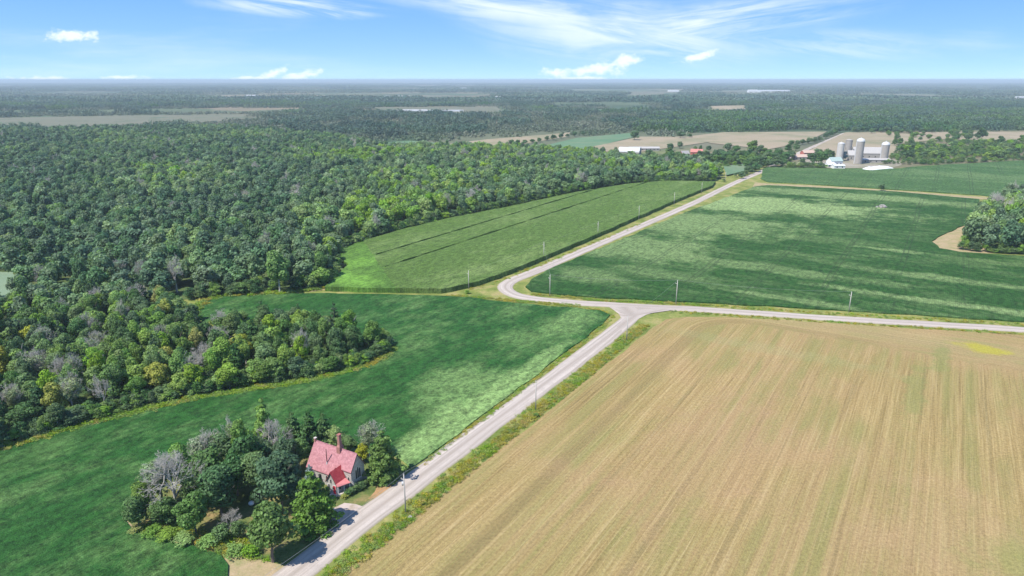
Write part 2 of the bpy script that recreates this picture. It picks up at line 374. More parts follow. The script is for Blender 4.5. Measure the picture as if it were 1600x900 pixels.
def stubble_material():
    t = material('cut_grain_stubble', 0.9, 0.1); a, b = t.rowab = rowvec(t); p = t.pos()
    # rows bend round the headland in the corner by the junction
    jx, jy = G(1035, 500); a0, b0 = ab(jx, jy)
    wob = t.noise(p, 0.03, 4)
    bb0 = t.m('ADD', b, t.m('MULTIPLY', t.m('SUBTRACT', t.noise(p, 0.012, 2), 0.5), 1.2))
    # headland: the outer rounds follow the field edge and swing round its corner
    a_end = ab(*G(1300, 506))[0]; b_end = ab(*G(1036, 502))[1]
    da = t.m('SUBTRACT', a_end, a); db = t.m('SUBTRACT', b, b_end)
    corner = t.m('SUBTRACT', 34.0, t.m('SQRT', t.m('ADD', t.m('POWER', t.m('MAXIMUM', t.m('SUBTRACT', 34.0, da), 0.0), 2.0), t.m('POWER', t.m('MAXIMUM', t.m('SUBTRACT', 34.0, db), 0.0), 2.0))))
    hmask = t.ss(t.m('ADD', da, t.m('MULTIPLY', t.m('SUBTRACT', wob, 0.5), 5.0)), 15.0, 11.0)
    hmask = t.m('MAXIMUM', hmask, t.m('SUBTRACT', 1.0, t.ss(corner, 13.0, 17.0)))
    bb = t.m('ADD', t.m('MULTIPLY', bb0, t.m('SUBTRACT', 1.0, hmask)), t.m('MULTIPLY', corner, hmask))
    a_keep = a; a = t.m('ADD', t.m('MULTIPLY', a, t.m('SUBTRACT', 1.0, hmask)), t.m('MULTIPLY', t.m('SUBTRACT', b, a), hmask))
    l1 = t.m('ADD', t.m('MULTIPLY', t.noise(t.comb(t.m('MULTIPLY', a, 0.012), bb, 2.0), 0.75, 3, 0.75), 0.42), t.m('MULTIPLY', t.noise(t.comb(t.m('MULTIPLY', a, 0.018), bb, 3.0), 1.7, 3, 0.75), 0.58))          # single drill rows and swaths
    l2 = t.noise(t.comb(t.m('MULTIPLY', a, 0.022), bb, 7.0), 0.27, 3, 0.6)
    l3 = t.noise(t.comb(t.m('MULTIPLY', a, 0.012), bb, 5.0), 2.6, 2, 0.6)
    a = a_keep
    patch = t.noise(t.comb(t.m('MULTIPLY', a, 0.5), b, 1.0), 0.045, 5, 0.6); patch2 = t.noise(p, 0.02, 4, 0.6)
    fine = t.noise(p, 1.4, 5, 0.78); fine2 = t.noise(p, 5.0, 2, 0.7)
    c = t.ramp(l1, [(0.34, (0.225, 0.160, 0.064)), (0.45, (0.31, 0.222, 0.090)), (0.56, (0.385, 0.283, 0.122)), (0.69, (0.49, 0.372, 0.18))])
    c = t.mix(t.m('MULTIPLY', t.ss(patch2, 0.42, 0.64), 0.45), c, (0.40, 0.26, 0.14))
    green = t.m('MULTIPLY', t.ss(patch, 0.36, 0.6), t.ss(t.m('ADD', t.m('MULTIPLY', l2, 0.7), t.m('MULTIPLY', fine, 0.3)), 0.38, 0.62))
    c = t.mix(t.m('MULTIPLY', green, 0.75), c, (0.235, 0.225, 0.075))
    c = t.mix(t.m('MULTIPLY', t.ss(l3, 0.55, 0.75), 0.35), c, (0.52, 0.42, 0.22))
    dark = t.m('SUBTRACT', 1.0, t.ss(l2, 0.30, 0.42))
    c = t.mix(t.m('MULTIPLY', dark, 0.45), c, (0.16, 0.135, 0.055))
    # greener strip along the far end, and a yellow weedy spot
    hd = t.ss(t.m('ABSOLUTE', t.m('SUBTRACT', a, ab(*G(1300, 508))[0])), 2, 18)
    c = t.mix(t.m('MULTIPLY', t.m('SUBTRACT', 1.0, hd), 0.3), c, (0.34, 0.30, 0.14))
    for (px, py, ra, rb, col, k) in ((1542, 546, 5.0, 8.0, (0.38, 0.34, 0.045), 0.85), (1470, 560, 14, 3, (0.19, 0.23, 0.07), 0.5), (1590, 880, 8, 8, (0.18, 0.24, 0.05), 0.6),
                                     (1430, 610, 24, 3, (0.2, 0.23, 0.07), 0.5), (1200, 545, 5, 40, (0.30, 0.30, 0.13), 0.25), (1100, 700, 40, 16, (0.40, 0.25, 0.14), 0.3), (1500, 850, 20, 20, (0.42, 0.28, 0.155), 0.3)):
        c = t.mix(t.m('MULTIPLY', blob(t, px, py, ra, rb, t.noise(p, 0.12, 7, 0.7)), k), c, col)
    g = t.m('ADD', 0.60, t.m('ADD', t.m('MULTIPLY', t.ss(fine, 0.3, 0.7), 0.42), t.m('MULTIPLY', t.ss(fine2, 0.3, 0.7), 0.2))); c = t.mix(1.0, c, t.comb(g, g, g), 'MULTIPLY')
    t.set(t.b, 'Base Color', c)
    bump(t, t.m('ADD', t.m('MULTIPLY', l1, 1.2), t.m('ADD', fine, t.m('MULTIPLY', l3, 0.5))), 0.22, 0.8); return t.mat
m_stubble = stubble_material()

def road_material():
    t = material('pale_gravel', 0.9, 0.15); uv = t.sep(t.n('ShaderNodeUVMap').outputs[0]); p = t.pos()
    u, v = uv[0], uv[1]
    s = t.noise(t.comb(t.m('MULTIPLY', u, 9.0), t.m('MULTIPLY', v, 0.02)), 1.0, 4, 0.6)
    tr = t.m('ABSOLUTE', t.m('SINE', t.m('MULTIPLY', u, math.pi * 2)))
    n = t.noise(p, 0.35, 5, 0.65); f = t.noise(p, 4.0, 3, 0.7)
    c = t.mix(t.m('MULTIPLY', tr, t.ss(s, 0.3, 0.6)), (0.33, 0.28, 0.235), (0.50, 0.435, 0.38))
    c = t.mix(t.m('MULTIPLY', t.ss(n, 0.45, 0.7), 0.5), c, (0.36, 0.31, 0.27))
    edge = t.ss(t.m('ADD', t.m('ABSOLUTE', t.m('SUBTRACT', u, 0.5)), t.m('MULTIPLY', t.m('SUBTRACT', t.noise(p, 0.8, 4), 0.5), 0.10)), 0.43, 0.5)
    c = t.mix(t.m('MULTIPLY', edge, 0.7), c, (0.27, 0.25, 0.15))
    g = t.m('ADD', 0.78, t.m('MULTIPLY', f, 0.42)); c = t.mix(1.0, c, t.comb(g, g, g), 'MULTIPLY')
    t.set(t.b, 'Base Color', c); bump(t, f, 0.08, 0.5); return t.mat
m_road = road_material()

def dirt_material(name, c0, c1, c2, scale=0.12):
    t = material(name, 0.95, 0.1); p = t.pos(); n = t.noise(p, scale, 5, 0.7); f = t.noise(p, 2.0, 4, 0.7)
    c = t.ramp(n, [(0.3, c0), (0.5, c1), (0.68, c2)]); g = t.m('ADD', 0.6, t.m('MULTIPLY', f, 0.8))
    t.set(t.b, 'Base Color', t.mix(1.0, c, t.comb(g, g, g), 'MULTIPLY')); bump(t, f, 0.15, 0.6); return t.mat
m_track = dirt_material('dry_tan_earth', (0.42, 0.31, 0.20), (0.34, 0.27, 0.15), (0.22, 0.23, 0.09), 0.2)
m_lot = dirt_material('dark_littered_lawn', (0.05, 0.085, 0.022), (0.12, 0.15, 0.045), (0.27, 0.20, 0.09), 0.16)  # dark grass with brown litter
m_forestfloor = dirt_material('woodland_floor', (0.06, 0.10, 0.035), (0.08, 0.12, 0.04), (0.11, 0.12, 0.055), 0.1)
m_drive = dirt_material('driveway_gravel', (0.50, 0.42, 0.37), (0.46, 0.38, 0.33), (0.30, 0.24, 0.17), 0.5)
m_orange = dirt_material('bare_orange_soil', (0.42, 0.24, 0.13), (0.36, 0.22, 0.11), (0.19, 0.17, 0.06), 0.35)
m_tanfield = dirt_material('tan_hay_field', (0.34, 0.27, 0.19), (0.30, 0.25, 0.165), (0.20, 0.20, 0.115), 0.012)
m_greyfield = dirt_material('grey_green_field', (0.13, 0.15, 0.095), (0.17, 0.165, 0.115), (0.10, 0.135, 0.08), 0.01)
m_tealfield = dirt_material('green_hay_field', (0.09, 0.18, 0.10), (0.12, 0.20, 0.11), (0.19, 0.22, 0.13), 0.01)

# ------------------------------------------------------------------ ground and fields
GX, GY = 42000, 62000
sheet('ground', [(-GX, -900), (GX, -900), (GX, GY), (-GX, GY)], 0.0, m_ground)

fieldA = [(-140, 960), (-140, 742), (0, 707), (60, 688), (130, 668), (240, 641), (320, 624), (400, 611), (480, 599), (560, 579), (602, 560), (613, 545), (605, 534),
          (560, 524), (500, 511), (450, 508), (400, 510), (350, 518), (322, 515), (308, 500), (300, 486), (318, 474), (345, 465), (400, 461), (500, 459), (660, 462), (720, 465), (790, 473), (900, 482),
          (938, 486), (953, 493), (942, 507), (850, 577), (700, 691), (642, 733), (612, 712), (560, 700), (480, 692), (400, 690), (300, 718), (230, 752), (200, 792),
          (196, 815), (208, 830), (250, 840), (300, 854), (345, 869), (357, 885), (352, 960)]
WA = GP(fieldA)
sheet('soybean_field', WA, 0.42, m_soyA, skirt=0.42, jit=0.8)
cornP = [(508, 455), (532, 432), (546, 419), (527, 405), (532, 396), (560, 384), (620, 366), (700, 346), (800, 326), (900, 304), (980, 291), (1040, 286), (1118, 287),
         (1112, 294), (1060, 315), (950, 364), (850, 407), (780, 436), (735, 450), (690, 459), (560, 457)]
WC = GP(cornP)
l1a, l1b = G(584, 405), G(853, 323); l2a, l2b = G(595, 426), G(900, 325)
def side(pa, pb, off):
    dx, dy = pb[0] - pa[0], pb[1] - pa[1]; L = math.hypot(dx, dy); n = (-dy / L, dx / L)
    return (pa[0] + n[0] * off, pa[1] + n[1] * off), n
def strips(poly):
    (p1, n1), (p2, n2) = side(l1a, l1b, 0), side(l2a, l2b, 0); hw = 0.7
    r = []
    r.append(clip(poly, (p1[0] + n1[0] * hw, p1[1] + n1[1] * hw), n1))
    q = clip(poly, (p1[0] - n1[0] * hw, p1[1] - n1[1] * hw), (-n1[0], -n1[1])); r.append(clip(q, (p2[0] + n2[0] * hw, p2[1] + n2[1] * hw), n2))
    r.append(clip(poly, (p2[0] - n2[0] * hw, p2[1] - n2[1] * hw), (-n2[0], -n2[1])))
    return [s for s in r if len(s) > 2]
hx, hy = G(588, 412)
main_ = clip(WC, (hx, hy), E2 if False else (0.94, 0.34)); head = clip(WC, (hx + 1.6, hy + 0.5), (-0.94, -0.34))
for k, s in enumerate(strips(main_)):
    sheet('corn_field', s, 2.3, m_corn, skirt=2.3, jit=0.7)
sheet('weedy_headland', head, 2.25, m_cornweed, skirt=2.25, jit=0.9)
fieldC = [(821, 449), (830, 438), (860, 421), (960, 380), (1060, 337), (1180, 292), (1200, 290), (1400, 300), (1530, 312), (1528, 326), (1508, 352), (1470, 369),
          (1455, 378), (1468, 389), (1500, 395), (1600, 401), (1800, 411), (1800, 520), (1600, 504), (1500, 498), (1300, 485), (1100, 474), (950, 467), (860, 460), (830, 456)]
sheet('soybean_field', GP(fieldC), 0.55, m_soyC, skirt=0.55, jit=0.8)
fieldD = [(1192, 264), (1205, 260), (1300, 264), (1400, 264), (1440, 260), (1600, 251), (1800, 246), (1800, 330), (1600, 313), (1535, 306), (1400, 297), (1290, 290), (1200, 285), (1188, 279)]
sheet('soybean_field', GP(fieldD), 0.55, m_soyD, skirt=0.55, jit=1.2)
fieldE = [(505, 905), (640, 812), (740, 733), (840, 657), (930, 584), (1020, 511), (1040, 499), (1070, 495), (1150, 496), (1300, 505), (1600, 524), (1850, 540), (1850, 1100), (250, 1100)]
sheet('stubble_field', GP(fieldE), 0.03, m_stubble, jit=0.5)
sheet('farm_track', GP([(1180, 285), (1200, 287), (1290, 291), (1400, 298), (1535, 308), (1560, 310), (1530, 312), (1400, 301), (1290, 294), (1200, 291), (1176, 292)]), 0.10, m_track)
sheet('sandy_spot', GP([(1450, 378), (1470, 366), (1510, 350), (1530, 365), (1560, 396), (1500, 397), (1468, 391)]), 0.03, m_track, jit=0.6)
sheet('farm_track', GP([(515, 452), (532, 437), (545, 424), (549, 416), (536, 408), (525, 408), (540, 418), (530, 428), (508, 447), (480, 457)]), 0.05, m_track)
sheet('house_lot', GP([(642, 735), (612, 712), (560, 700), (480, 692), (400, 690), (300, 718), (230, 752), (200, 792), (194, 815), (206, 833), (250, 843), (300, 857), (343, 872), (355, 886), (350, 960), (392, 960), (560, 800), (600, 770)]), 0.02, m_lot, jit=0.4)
sheet('bare_corner', GP([(345, 872), (380, 866), (420, 878), (450, 885), (430, 900), (380, 940), (345, 940), (356, 886)]), 0.045, m_track, jit=0.6)
sheet('bare_edge', GP([(196, 812), (204, 818), (212, 828), (260, 840), (300, 853), (345, 868), (343, 874), (298, 858), (250, 845), (206, 834), (193, 822)]), 0.05, m_track, jit=0.4)
sheet('driveway', GP([(520, 795), (538, 786), (556, 788), (577, 795), (560, 806), (530, 826), (510, 838), (516, 815)]), 0.06, m_drive, jit=0.5)
sheet('bare_soil', GP([(590, 757), (600, 752), (616, 750), (628, 756), (612, 768), (590, 778), (575, 780), (586, 768)]), 0.05, m_orange, jit=0.8)
m_pasture = dirt_material('dry_pasture', (0.22, 0.165, 0.11), (0.16, 0.15, 0.085), (0.10, 0.13, 0.06), 0.02)
m_yard = dirt_material('farmyard_earth', (0.36, 0.32, 0.27), (0.28, 0.25, 0.19), (0.17, 0.18, 0.10), 0.05)
sheet('pasture', GP([(1190, 262), (1210, 255), (1240, 243), (1262, 230), (1320, 207), (1420, 204), (1900, 203), (1900, 245), (1600, 250.5), (1440, 259), (1400, 263), (1300, 263), (1205, 259)]), 0.12, m_pasture)
sheet('farmyard', GP([(1240, 262), (1250, 250), (1290, 247), (1320, 244), (1400, 246), (1410, 257), (1395, 262.5), (1300, 262.5)]), 0.2, m_yard, jit=1.0)
sheet('pasture', GP([(960, 262), (980, 243), (1100, 238), (1200, 236), (1235, 243), (1200, 256), (1100, 262)]), 0.12, m_pasture)
m_pond = dirt_material('pale_marsh', (0.15, 0.23, 0.15), (0.19, 0.26, 0.17), (0.12, 0.19, 0.10), 0.03)
sheet('marsh', GP([(-90, 422), (20, 425), (30, 438), (22, 455), (14, 470), (-90, 475)]), 0.06, m_pond, jit=0.8)
# far fields
far_fields = [(m_tanfield, [(640, 231), (690, 226), (760, 218), (860, 210), (892, 207), (884, 214), (800, 228), (740, 232)]),
    (m_tealfield, [(575, 226), (640, 220), (690, 224), (660, 232), (590, 233)]),
    (m_tealfield, [(830, 233), (900, 216), (985, 208), (1000, 212), (960, 222), (900, 236)]),
    (m_tanfield, [(880, 240), (900, 235), (1000, 214), (1088, 214), (1110, 222), (1000, 238), (930, 242)]),
    (m_tanfield, [(1080, 213), (1130, 207), (1292, 206), (1262, 222), (1200, 234), (1110, 224)]),
    (m_tanfield, [(1322, 207), (1400, 208), (1490, 216), (1400, 226), (1420, 244), (1300, 246), (1258, 240), (1278, 228)]),
    (m_tanfield, [(1420, 207), (1700, 206), (1700, 224), (1500, 219)]),
    (m_greyfield, [(-80, 203), (-80, 186), (185, 181), (380, 179), (384, 186), (300, 195), (185, 199)]),
    (m_greyfield, [(580, 168), (778, 167), (786, 175), (700, 179), (600, 173)]),
    (m_tanfield, [(1112, 166), (1167, 165), (1160, 176), (1106, 175)]), (m_greyfield, [(1320, 175), (1382, 172), (1392, 177), (1325, 179)]),
    (m_greyfield, [(985, 146), (1040, 144), (1032, 152), (980, 153)]), (m_greyfield, [(1130, 148), (1420, 147), (1600, 153), (1600, 156), (1400, 151), (1130, 151)]),
    (m_greyfield, [(600, 150), (700, 149), (704, 153), (602, 154)]), (m_greyfield, [(330, 141), (600, 140), (600, 142), (330, 143)]),
    (m_tealfield, [(930, 172), (975, 170), (960, 175), (925, 176)]), (m_greyfield, [(1130, 142), (1260, 141), (1260, 143), (1120, 144)]),
    (m_tealfield, [(1130, 262), (1160, 258), (1180, 262), (1160, 270), (1135, 276)])]
FARW = []
for k_, (m_, pl) in enumerate(far_fields):
    w_ = GP(pl); FARW.append(w_); sheet('hay_field', w_, 0.3 + 0.07 * k_, m_)

# ------------------------------------------------------------------ roads
def catmull(P, step=3.0):
    P = [Vector(p) for p in P]; out = []
    for i in range(len(P) - 1):
        p0 = P[max(i - 1, 0)]; p1 = P[i]; p2 = P[i + 1]; p3 = P[min(i + 2, len(P) - 1)]
        n = max(2, int((p2 - p1).length / step))
        # centripetal-like: limit tangents so long straights stay straight
        L = (p2 - p1).length
        t1 = (p2 - p0).normalized() * L * 0.9 if i > 0 else (p2 - p1); t2 = (p3 - p1).normalized() * L * 0.9 if i < len(P) - 2 else (p2 - p1)
        if i > 0 and (p1 - p0).length > 3 * L: t1 = (p1 - p0).normalized() * L
        if i > 0 and (p1 - p0).length * 3 < L: t1 = (p2 - p1)
        if i < len(P) - 2 and (p3 - p2).length > 3 * L: t2 = (p3 - p2).normalized() * L
        if i < len(P) - 2 and (p3 - p2).length * 3 < L: t2 = (p2 - p1)
        for k in range(n):
            s = k / n; h1 = 2 * s**3 - 3 * s**2 + 1; h2 = -2 * s**3 + 3 * s**2; h3 = s**3 - 2 * s**2 + s; h4 = s**3 - s**2
            out.append(p1 * h1 + p2 * h2 + t1 * h3 + t2 * h4)
    out.append(P[-1]); return out
def ribbon(name, pxs, width, z, mat):
    C = catmull([G(*q) for q in pxs]); V = []; F = []; UV = []; s = 0.0
    us = (0, 0.06, 0.25, 0.5, 0.75, 0.94, 1.0); zs = (-0.14, 0.0, 0.05, 0.09, 0.05, 0.0, -0.14)
    for i, p in enumerate(C):
        tg = (C[min(i + 1, len(C) - 1)] - C[max(i - 1, 0)]).normalized(); nn = Vector((tg.y, -tg.x))
        if i: s += (p - C[i - 1]).length
        wl = width / 2 + mnoise.noise(Vector((s * 0.11, 1.7, 0))) * 0.45; wr = width / 2 + mnoise.noise(Vector((s * 0.11, 9.3, 0))) * 0.45
        for u, dz in zip(us, zs):
            off = (u - 0.5) * 2 * (wr if u > 0.5 else wl); q = p + nn * off; V.append((q.x, q.y, z + dz)); UV.append((u, s))
    nu = len(us)
    for i in range(len(C) - 1):
        for k in range(nu - 1): F.append((i * nu + k, i * nu + k + 1, (i + 1) * nu + k + 1, (i + 1) * nu + k))
    me = bpy.data.meshes.new(name); me.from_pydata(V, [], F); uvl = me.uv_layers.new(name='UVMap')
    for poly in me.polygons:
        for li in poly.loop_indices: uvl.data[li].uv = UV[me.loops[li].vertex_index]
    me.materials.append(mat); me.polygons.foreach_set('use_smooth', [True] * len(F)); me.update()
    o = link(name, me); tag(o, kind='structure'); return C
road2 = ribbon('gravel_road', [(1800, 530), (1600, 515.5), (1300, 497.5), (1100, 484), (1000, 479), (950, 476), (900, 473.2), (835, 467), (806, 461.5), (792, 454), (789, 448), (794, 442), (808, 435), (835, 424.5), (862, 413), (940, 379.5),
                (1079, 319.5), (1125, 297), (1152, 284), (1190, 268), (1210, 258), (1232, 247.5), (1253, 237), (1320, 208)], 7.0, 0.16, m_road)
road1 = ribbon('gravel_road', [(330, 1000), (456, 900), (600, 788), (760, 668), (903, 562), (955, 522), (978, 503), (990, 490), (998, 480)], 7.2, 0.152, m_road)
# the flared mouth of the junction
def flare():
    pts = [(948, 478), (958, 484), (967, 491), (971, 498), (966, 507), (958, 515), (972, 521), (987, 508), (997, 499), (1010, 492), (1030, 487), (1060, 484), (1040, 481), (1000, 478)]
    P_ = GP(pts); cx = sum(p[0] for p in P_) / len(P_); cy = sum(p[1] for p in P_) / len(P_)
    me = bpy.data.meshes.new('road_junction'); V = [(cx, cy, 0.272)] + [(p[0], p[1], 0.10) for p in P_]; n = len(P_)
    V += [(cx + (p[0] - cx) * 0.8, cy + (p[1] - cy) * 0.8, 0.262) for p in P_]
    F = [(0, n + 1 + i, n + 1 + (i + 1) % n) for i in range(n)] + [(1 + i, 1 + (i + 1) % n, n + 1 + (i + 1) % n, n + 1 + i) for i in range(n)]
    me.from_pydata(V, [], F); uvl = me.uv_layers.new(name='UVMap')
    for poly in me.polygons:
        for li in poly.loop_indices:
            v = me.vertices[me.loops[li].vertex_index].co; uvl.data[li].uv = (0.3 + 0.4 * ((v.x * E2[0] + v.y * E2[1]) / 7 % 1), v.y)
    bm = bmesh.new(); bm.from_mesh(me); bmesh.ops.recalc_face_normals(bm, faces=bm.faces)
    if sum(f.normal.z for f in bm.faces) < 0: bmesh.ops.reverse_faces(bm, faces=bm.faces)
    bm.to_mesh(me); bm.free(); me.materials.append(m_road); o = link('road_junction', me); tag(o, kind='structure')
flare()

# ------------------------------------------------------------------ foliage
def leaf_material(name, c_dark, c_mid, c_light, trans=0.25, loc_scale=0.006):
    t = material(name, 0.6, 0.25)
    oi = t.n('ShaderNodeObjectInfo'); r = oi.outputs['Random']; loc = oi.outputs['Location']
    tone = t.n('ShaderNodeAttribute', {'attribute_name': 'tone'}).outputs['Fac']
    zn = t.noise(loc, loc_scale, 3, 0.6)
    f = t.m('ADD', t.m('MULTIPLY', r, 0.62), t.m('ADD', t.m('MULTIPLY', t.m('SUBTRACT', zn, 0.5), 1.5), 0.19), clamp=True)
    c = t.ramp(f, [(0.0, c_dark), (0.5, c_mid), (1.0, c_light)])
    h = t.n('ShaderNodeHueSaturation', None, Hue=t.m('ADD', 0.485, t.m('MULTIPLY', t.m('FRACT', t.m('MULTIPLY', r, 17.3)), 0.03)), Saturation=t.m('ADD', 0.8, t.m('MULTIPLY', t.m('FRACT', t.m('MULTIPLY', r, 41.7)), 0.35)), Value=t.m('ADD', 0.35, t.m('MULTIPLY', tone, 1.4)), Color=c).outputs[0]
    t.set(t.b, 'Base Color', h)
    tr = t.n('ShaderNodeBsdfTranslucent', None, Color=t.mix(1.0, h, (1.25, 1.3, 0.7), 'MULTIPLY'))
    mx = t.n('ShaderNodeMixShader', None, i0=trans); t.t.links.new(t.b.outputs[0], mx.inputs[1]); t.t.links.new(tr.outputs[0], mx.inputs[2]); t.t.links.new(mx.outputs[0], t.out.inputs[0])
    return t.mat
m_leaf = leaf_material('broad_leaves', (0.080, 0.160, 0.058), (0.130, 0.225, 0.064), (0.205, 0.305, 0.082), 0.32)
m_leaf_dark = leaf_material('dark_leaves', (0.058, 0.130, 0.052), (0.085, 0.165, 0.057), (0.120, 0.205, 0.064), 0.28)
m_leaf_bright = leaf_material('bright_leaves', (0.165, 0.285, 0.055), (0.21, 0.34, 0.064), (0.26, 0.39, 0.078), 0.33)
m_forest = leaf_material('hazed_forest_leaves', (0.105, 0.190, 0.095), (0.165, 0.265, 0.120), (0.245, 0.350, 0.140), 0.36)  # blue-green of the distance haze is mixed into this leaf colour
m_forest_dark = leaf_material('hazed_forest_dark_leaves', (0.075, 0.150, 0.085), (0.105, 0.195, 0.10), (0.15, 0.245, 0.11), 0.32)  # darker forest leaves, tinted with the same haze blue-green
m_leaf_yellow = leaf_material('yellow_leaves', (0.26, 0.28, 0.05), (0.30, 0.32, 0.06), (0.38, 0.34, 0.07))
m_leaf_pale = leaf_material('pale_leaves', (0.19, 0.26, 0.13), (0.24, 0.30, 0.16), (0.28, 0.33, 0.18))
m_needle = leaf_material('pine_needles', (0.05, 0.115, 0.042), (0.068, 0.14, 0.048), (0.095, 0.175, 0.055), 0.2)
m_needle_bright = leaf_material('bright_needles', (0.11, 0.21, 0.045), (0.13, 0.24, 0.05), (0.16, 0.27, 0.055), 0.25)
m_needle_blue = leaf_material('blue_needles', (0.20, 0.29, 0.28), (0.22, 0.31, 0.30), (0.24, 0.34, 0.32), 0.1)
m_far = leaf_material('hazed_distant_leaves', (0.038, 0.088, 0.062), (0.072, 0.130, 0.085), (0.14, 0.20, 0.12), 0.2, 0.0016)  # extra teal puts part of the far haze into the leaf colour
m_bark = simple('grey_brown_bark', (0.17, 0.14, 0.115), 0.9, 0.1, 0.35, 3.0)
m_birch = simple('pale_bark', (0.42, 0.40, 0.38), 0.9, 0.1, 0.25, 3.0)
m_twig = simple('bare_grey_twigs', (0.50, 0.47, 0.42), 0.9, 0.1, 0.3, 0.6)
m_weed = leaf_material('verge_weeds', (0.22, 0.27, 0.04), (0.34, 0.33, 0.055), (0.48, 0.38, 0.07), 0.25, 0.12)
m_weedgreen = leaf_material('verge_grass', (0.15, 0.27, 0.035), (0.22, 0.34, 0.045), (0.30, 0.39, 0.055), 0.25, 0.12)

def leaves(centers, radii, n, size, rng, squash=1.0, up=0.25, shell=(0.72, 1.08), tilt=0.75):
    """n small quads spread over the clumps, facing roughly outwards"""
    w = radii ** 2; idx = rng.choice(len(centers), n, p=w / w.sum())
    D = rng.normal(size=(n, 3)); D[:, 2] += up; D /= np.linalg.norm(D, axis=1)[:, None]
    rr = rng.uniform(*shell, n) * radii[idx]
    Pp = centers[idx] + D * rr[:, None] * np.array([1, 1, squash])
    N = D + rng.normal(size=(n, 3)) * tilt; N[:, 2] += 0.25; N /= np.linalg.norm(N, axis=1)[:, None]
    A = np.cross(N, rng.normal(size=(n, 3))); A /= np.linalg.norm(A, axis=1)[:, None]; B = np.cross(N, A)
    s = size * rng.uniform(0.55, 1.25, n)[:, None]
    V = np.stack([Pp + A * s * 0.55, Pp + B * s * 0.42, Pp - A * s * 0.55, Pp - B * s * 0.42], 1)
    tone = np.clip(0.5 + rng.normal(size=n) * 0.16 + (idx % 7 - 3) * 0.045, 0, 1)
    return V.reshape(-1, 3), np.arange(n * 4).reshape(-1, 4), tone
ASP = 2.7                                                   # crowns are made about this much taller than their radius
def crown_mesh(name, seed, n, size, ra=1.0, h0=0.25, clumps=42, mat=None, top=1.0, ragged=0.25, cr=(0.22, 0.36)):
    """crown of a tree 1 unit tall in z (0..1) and radius ra in x,y; scaled per tree"""
    rng = np.random.default_rng(seed); C = []; R = []
    hc = (1 + h0) / 2; hr = (1 - h0) / 2
    for k in range(clumps):
        v = rng.normal(size=3); v[2] += 0.15; v /= np.linalg.norm(v); rad = rng.uniform(0.35, 0.82) if k % 4 else rng.uniform(0.05, 0.4)
        zz = v[2] * rad; wide = 1.0 - 0.28 * max(0, zz) - 0.1 * max(0, -zz)
        C.append((v[0] * rad * ra * wide * (1 + ragged * rng.normal() * 0.5), v[1] * rad * ra * wide * (1 + ragged * rng.normal() * 0.5), hc + zz * hr * top)); R.append(rng.uniform(*cr))
    C = np.array(C); R = np.array(R)
    C[:, 2] *= ASP; C[:, 2] -= (C[:, 2] > ASP * 0.75) * 0.1
    V, F, T = leaves(C, R, n, size, rng, squash=0.85, up=0.35, shell=(0.8, 1.06), tilt=0.42)
    V[:, 2] = np.clip(V[:, 2] / ASP, h0 * 0.25, 1.06)
    return np_mesh(name, V, F, mats=[mat or m_leaf], attr=T)
def trunk_mesh(name, seed, h=0.6, r=0.045, limbs=6, mat=None, reach=0.55):
    rnd = random.Random(seed); mb = MB(); p = Vector((0, 0, -0.01)); rr = r; k = 5
    pts = [p]
    for i in range(k):
        q = p + Vector((rnd.uniform(-0.03, 0.03), rnd.uniform(-0.03, 0.03), h / k)); mb.tube(p, q, rr, rr * 0.8, 6, cap=False); rr *= 0.8; p = q; pts.append(p)
    for i in range(limbs):
        a = rnd.uniform(0, 6.28); b = pts[rnd.randint(2, k)]; L = rnd.uniform(0.5, 1.0) * reach
        m_ = b + Vector((math.cos(a) * L * 0.5, math.sin(a) * L * 0.5, 0.1)); e = b + Vector((math.cos(a) * L, math.sin(a) * L, 0.26))
        mb.tube(b, m_, r * 0.4, r * 0.25, 4, cap=False); mb.tube(m_, e, r * 0.25, r * 0.08, 4, cap=False)
    return mb.mesh(name, mat or m_bark)
def pine_meshes(seed, n, size, mat, tiers=9, base=0.12, droop=0.12, full=1.0, jag=0.25):
    rng = np.random.default_rng(seed); C = []; R = []
    for i in range(tiers):
        f = i / (tiers - 1); z = base + (1 - base) * (f ** 0.9) * 0.97; rad = full * (1 - f) ** 0.62 * (0.8 + 0.2 * min(1, f * 4)) + 0.07; nb = max(3, int(9 * (1 - f) + 3))
        a0 = rng.uniform(0, 6.28)
        for k in range(nb):
            a = a0 + k * 6.283 / nb + rng.normal() * 0.12; L = rad * (1 + rng.normal() * jag * 0.6)
            for s in (0.45, 0.8):
                C.append((math.cos(a) * L * s, math.sin(a) * L * s, z - droop * s * rad * 0.5 + rng.normal() * 0.012)); R.append((0.17 if s > 0.6 else 0.22) * (0.45 + 0.75 * rad / max(full, 0.01)))
    C = np.array(C); R = np.array(R); C[:, 2] *= ASP
    V, F, T = leaves(C, R * 1.25, n, size, rng, squash=0.45, up=0.6, tilt=0.5)
    V[:, 2] = np.maximum(V[:, 2] / ASP, 0.02)
    return np_mesh('pine_crown', V, F, mats=[mat], attr=T)
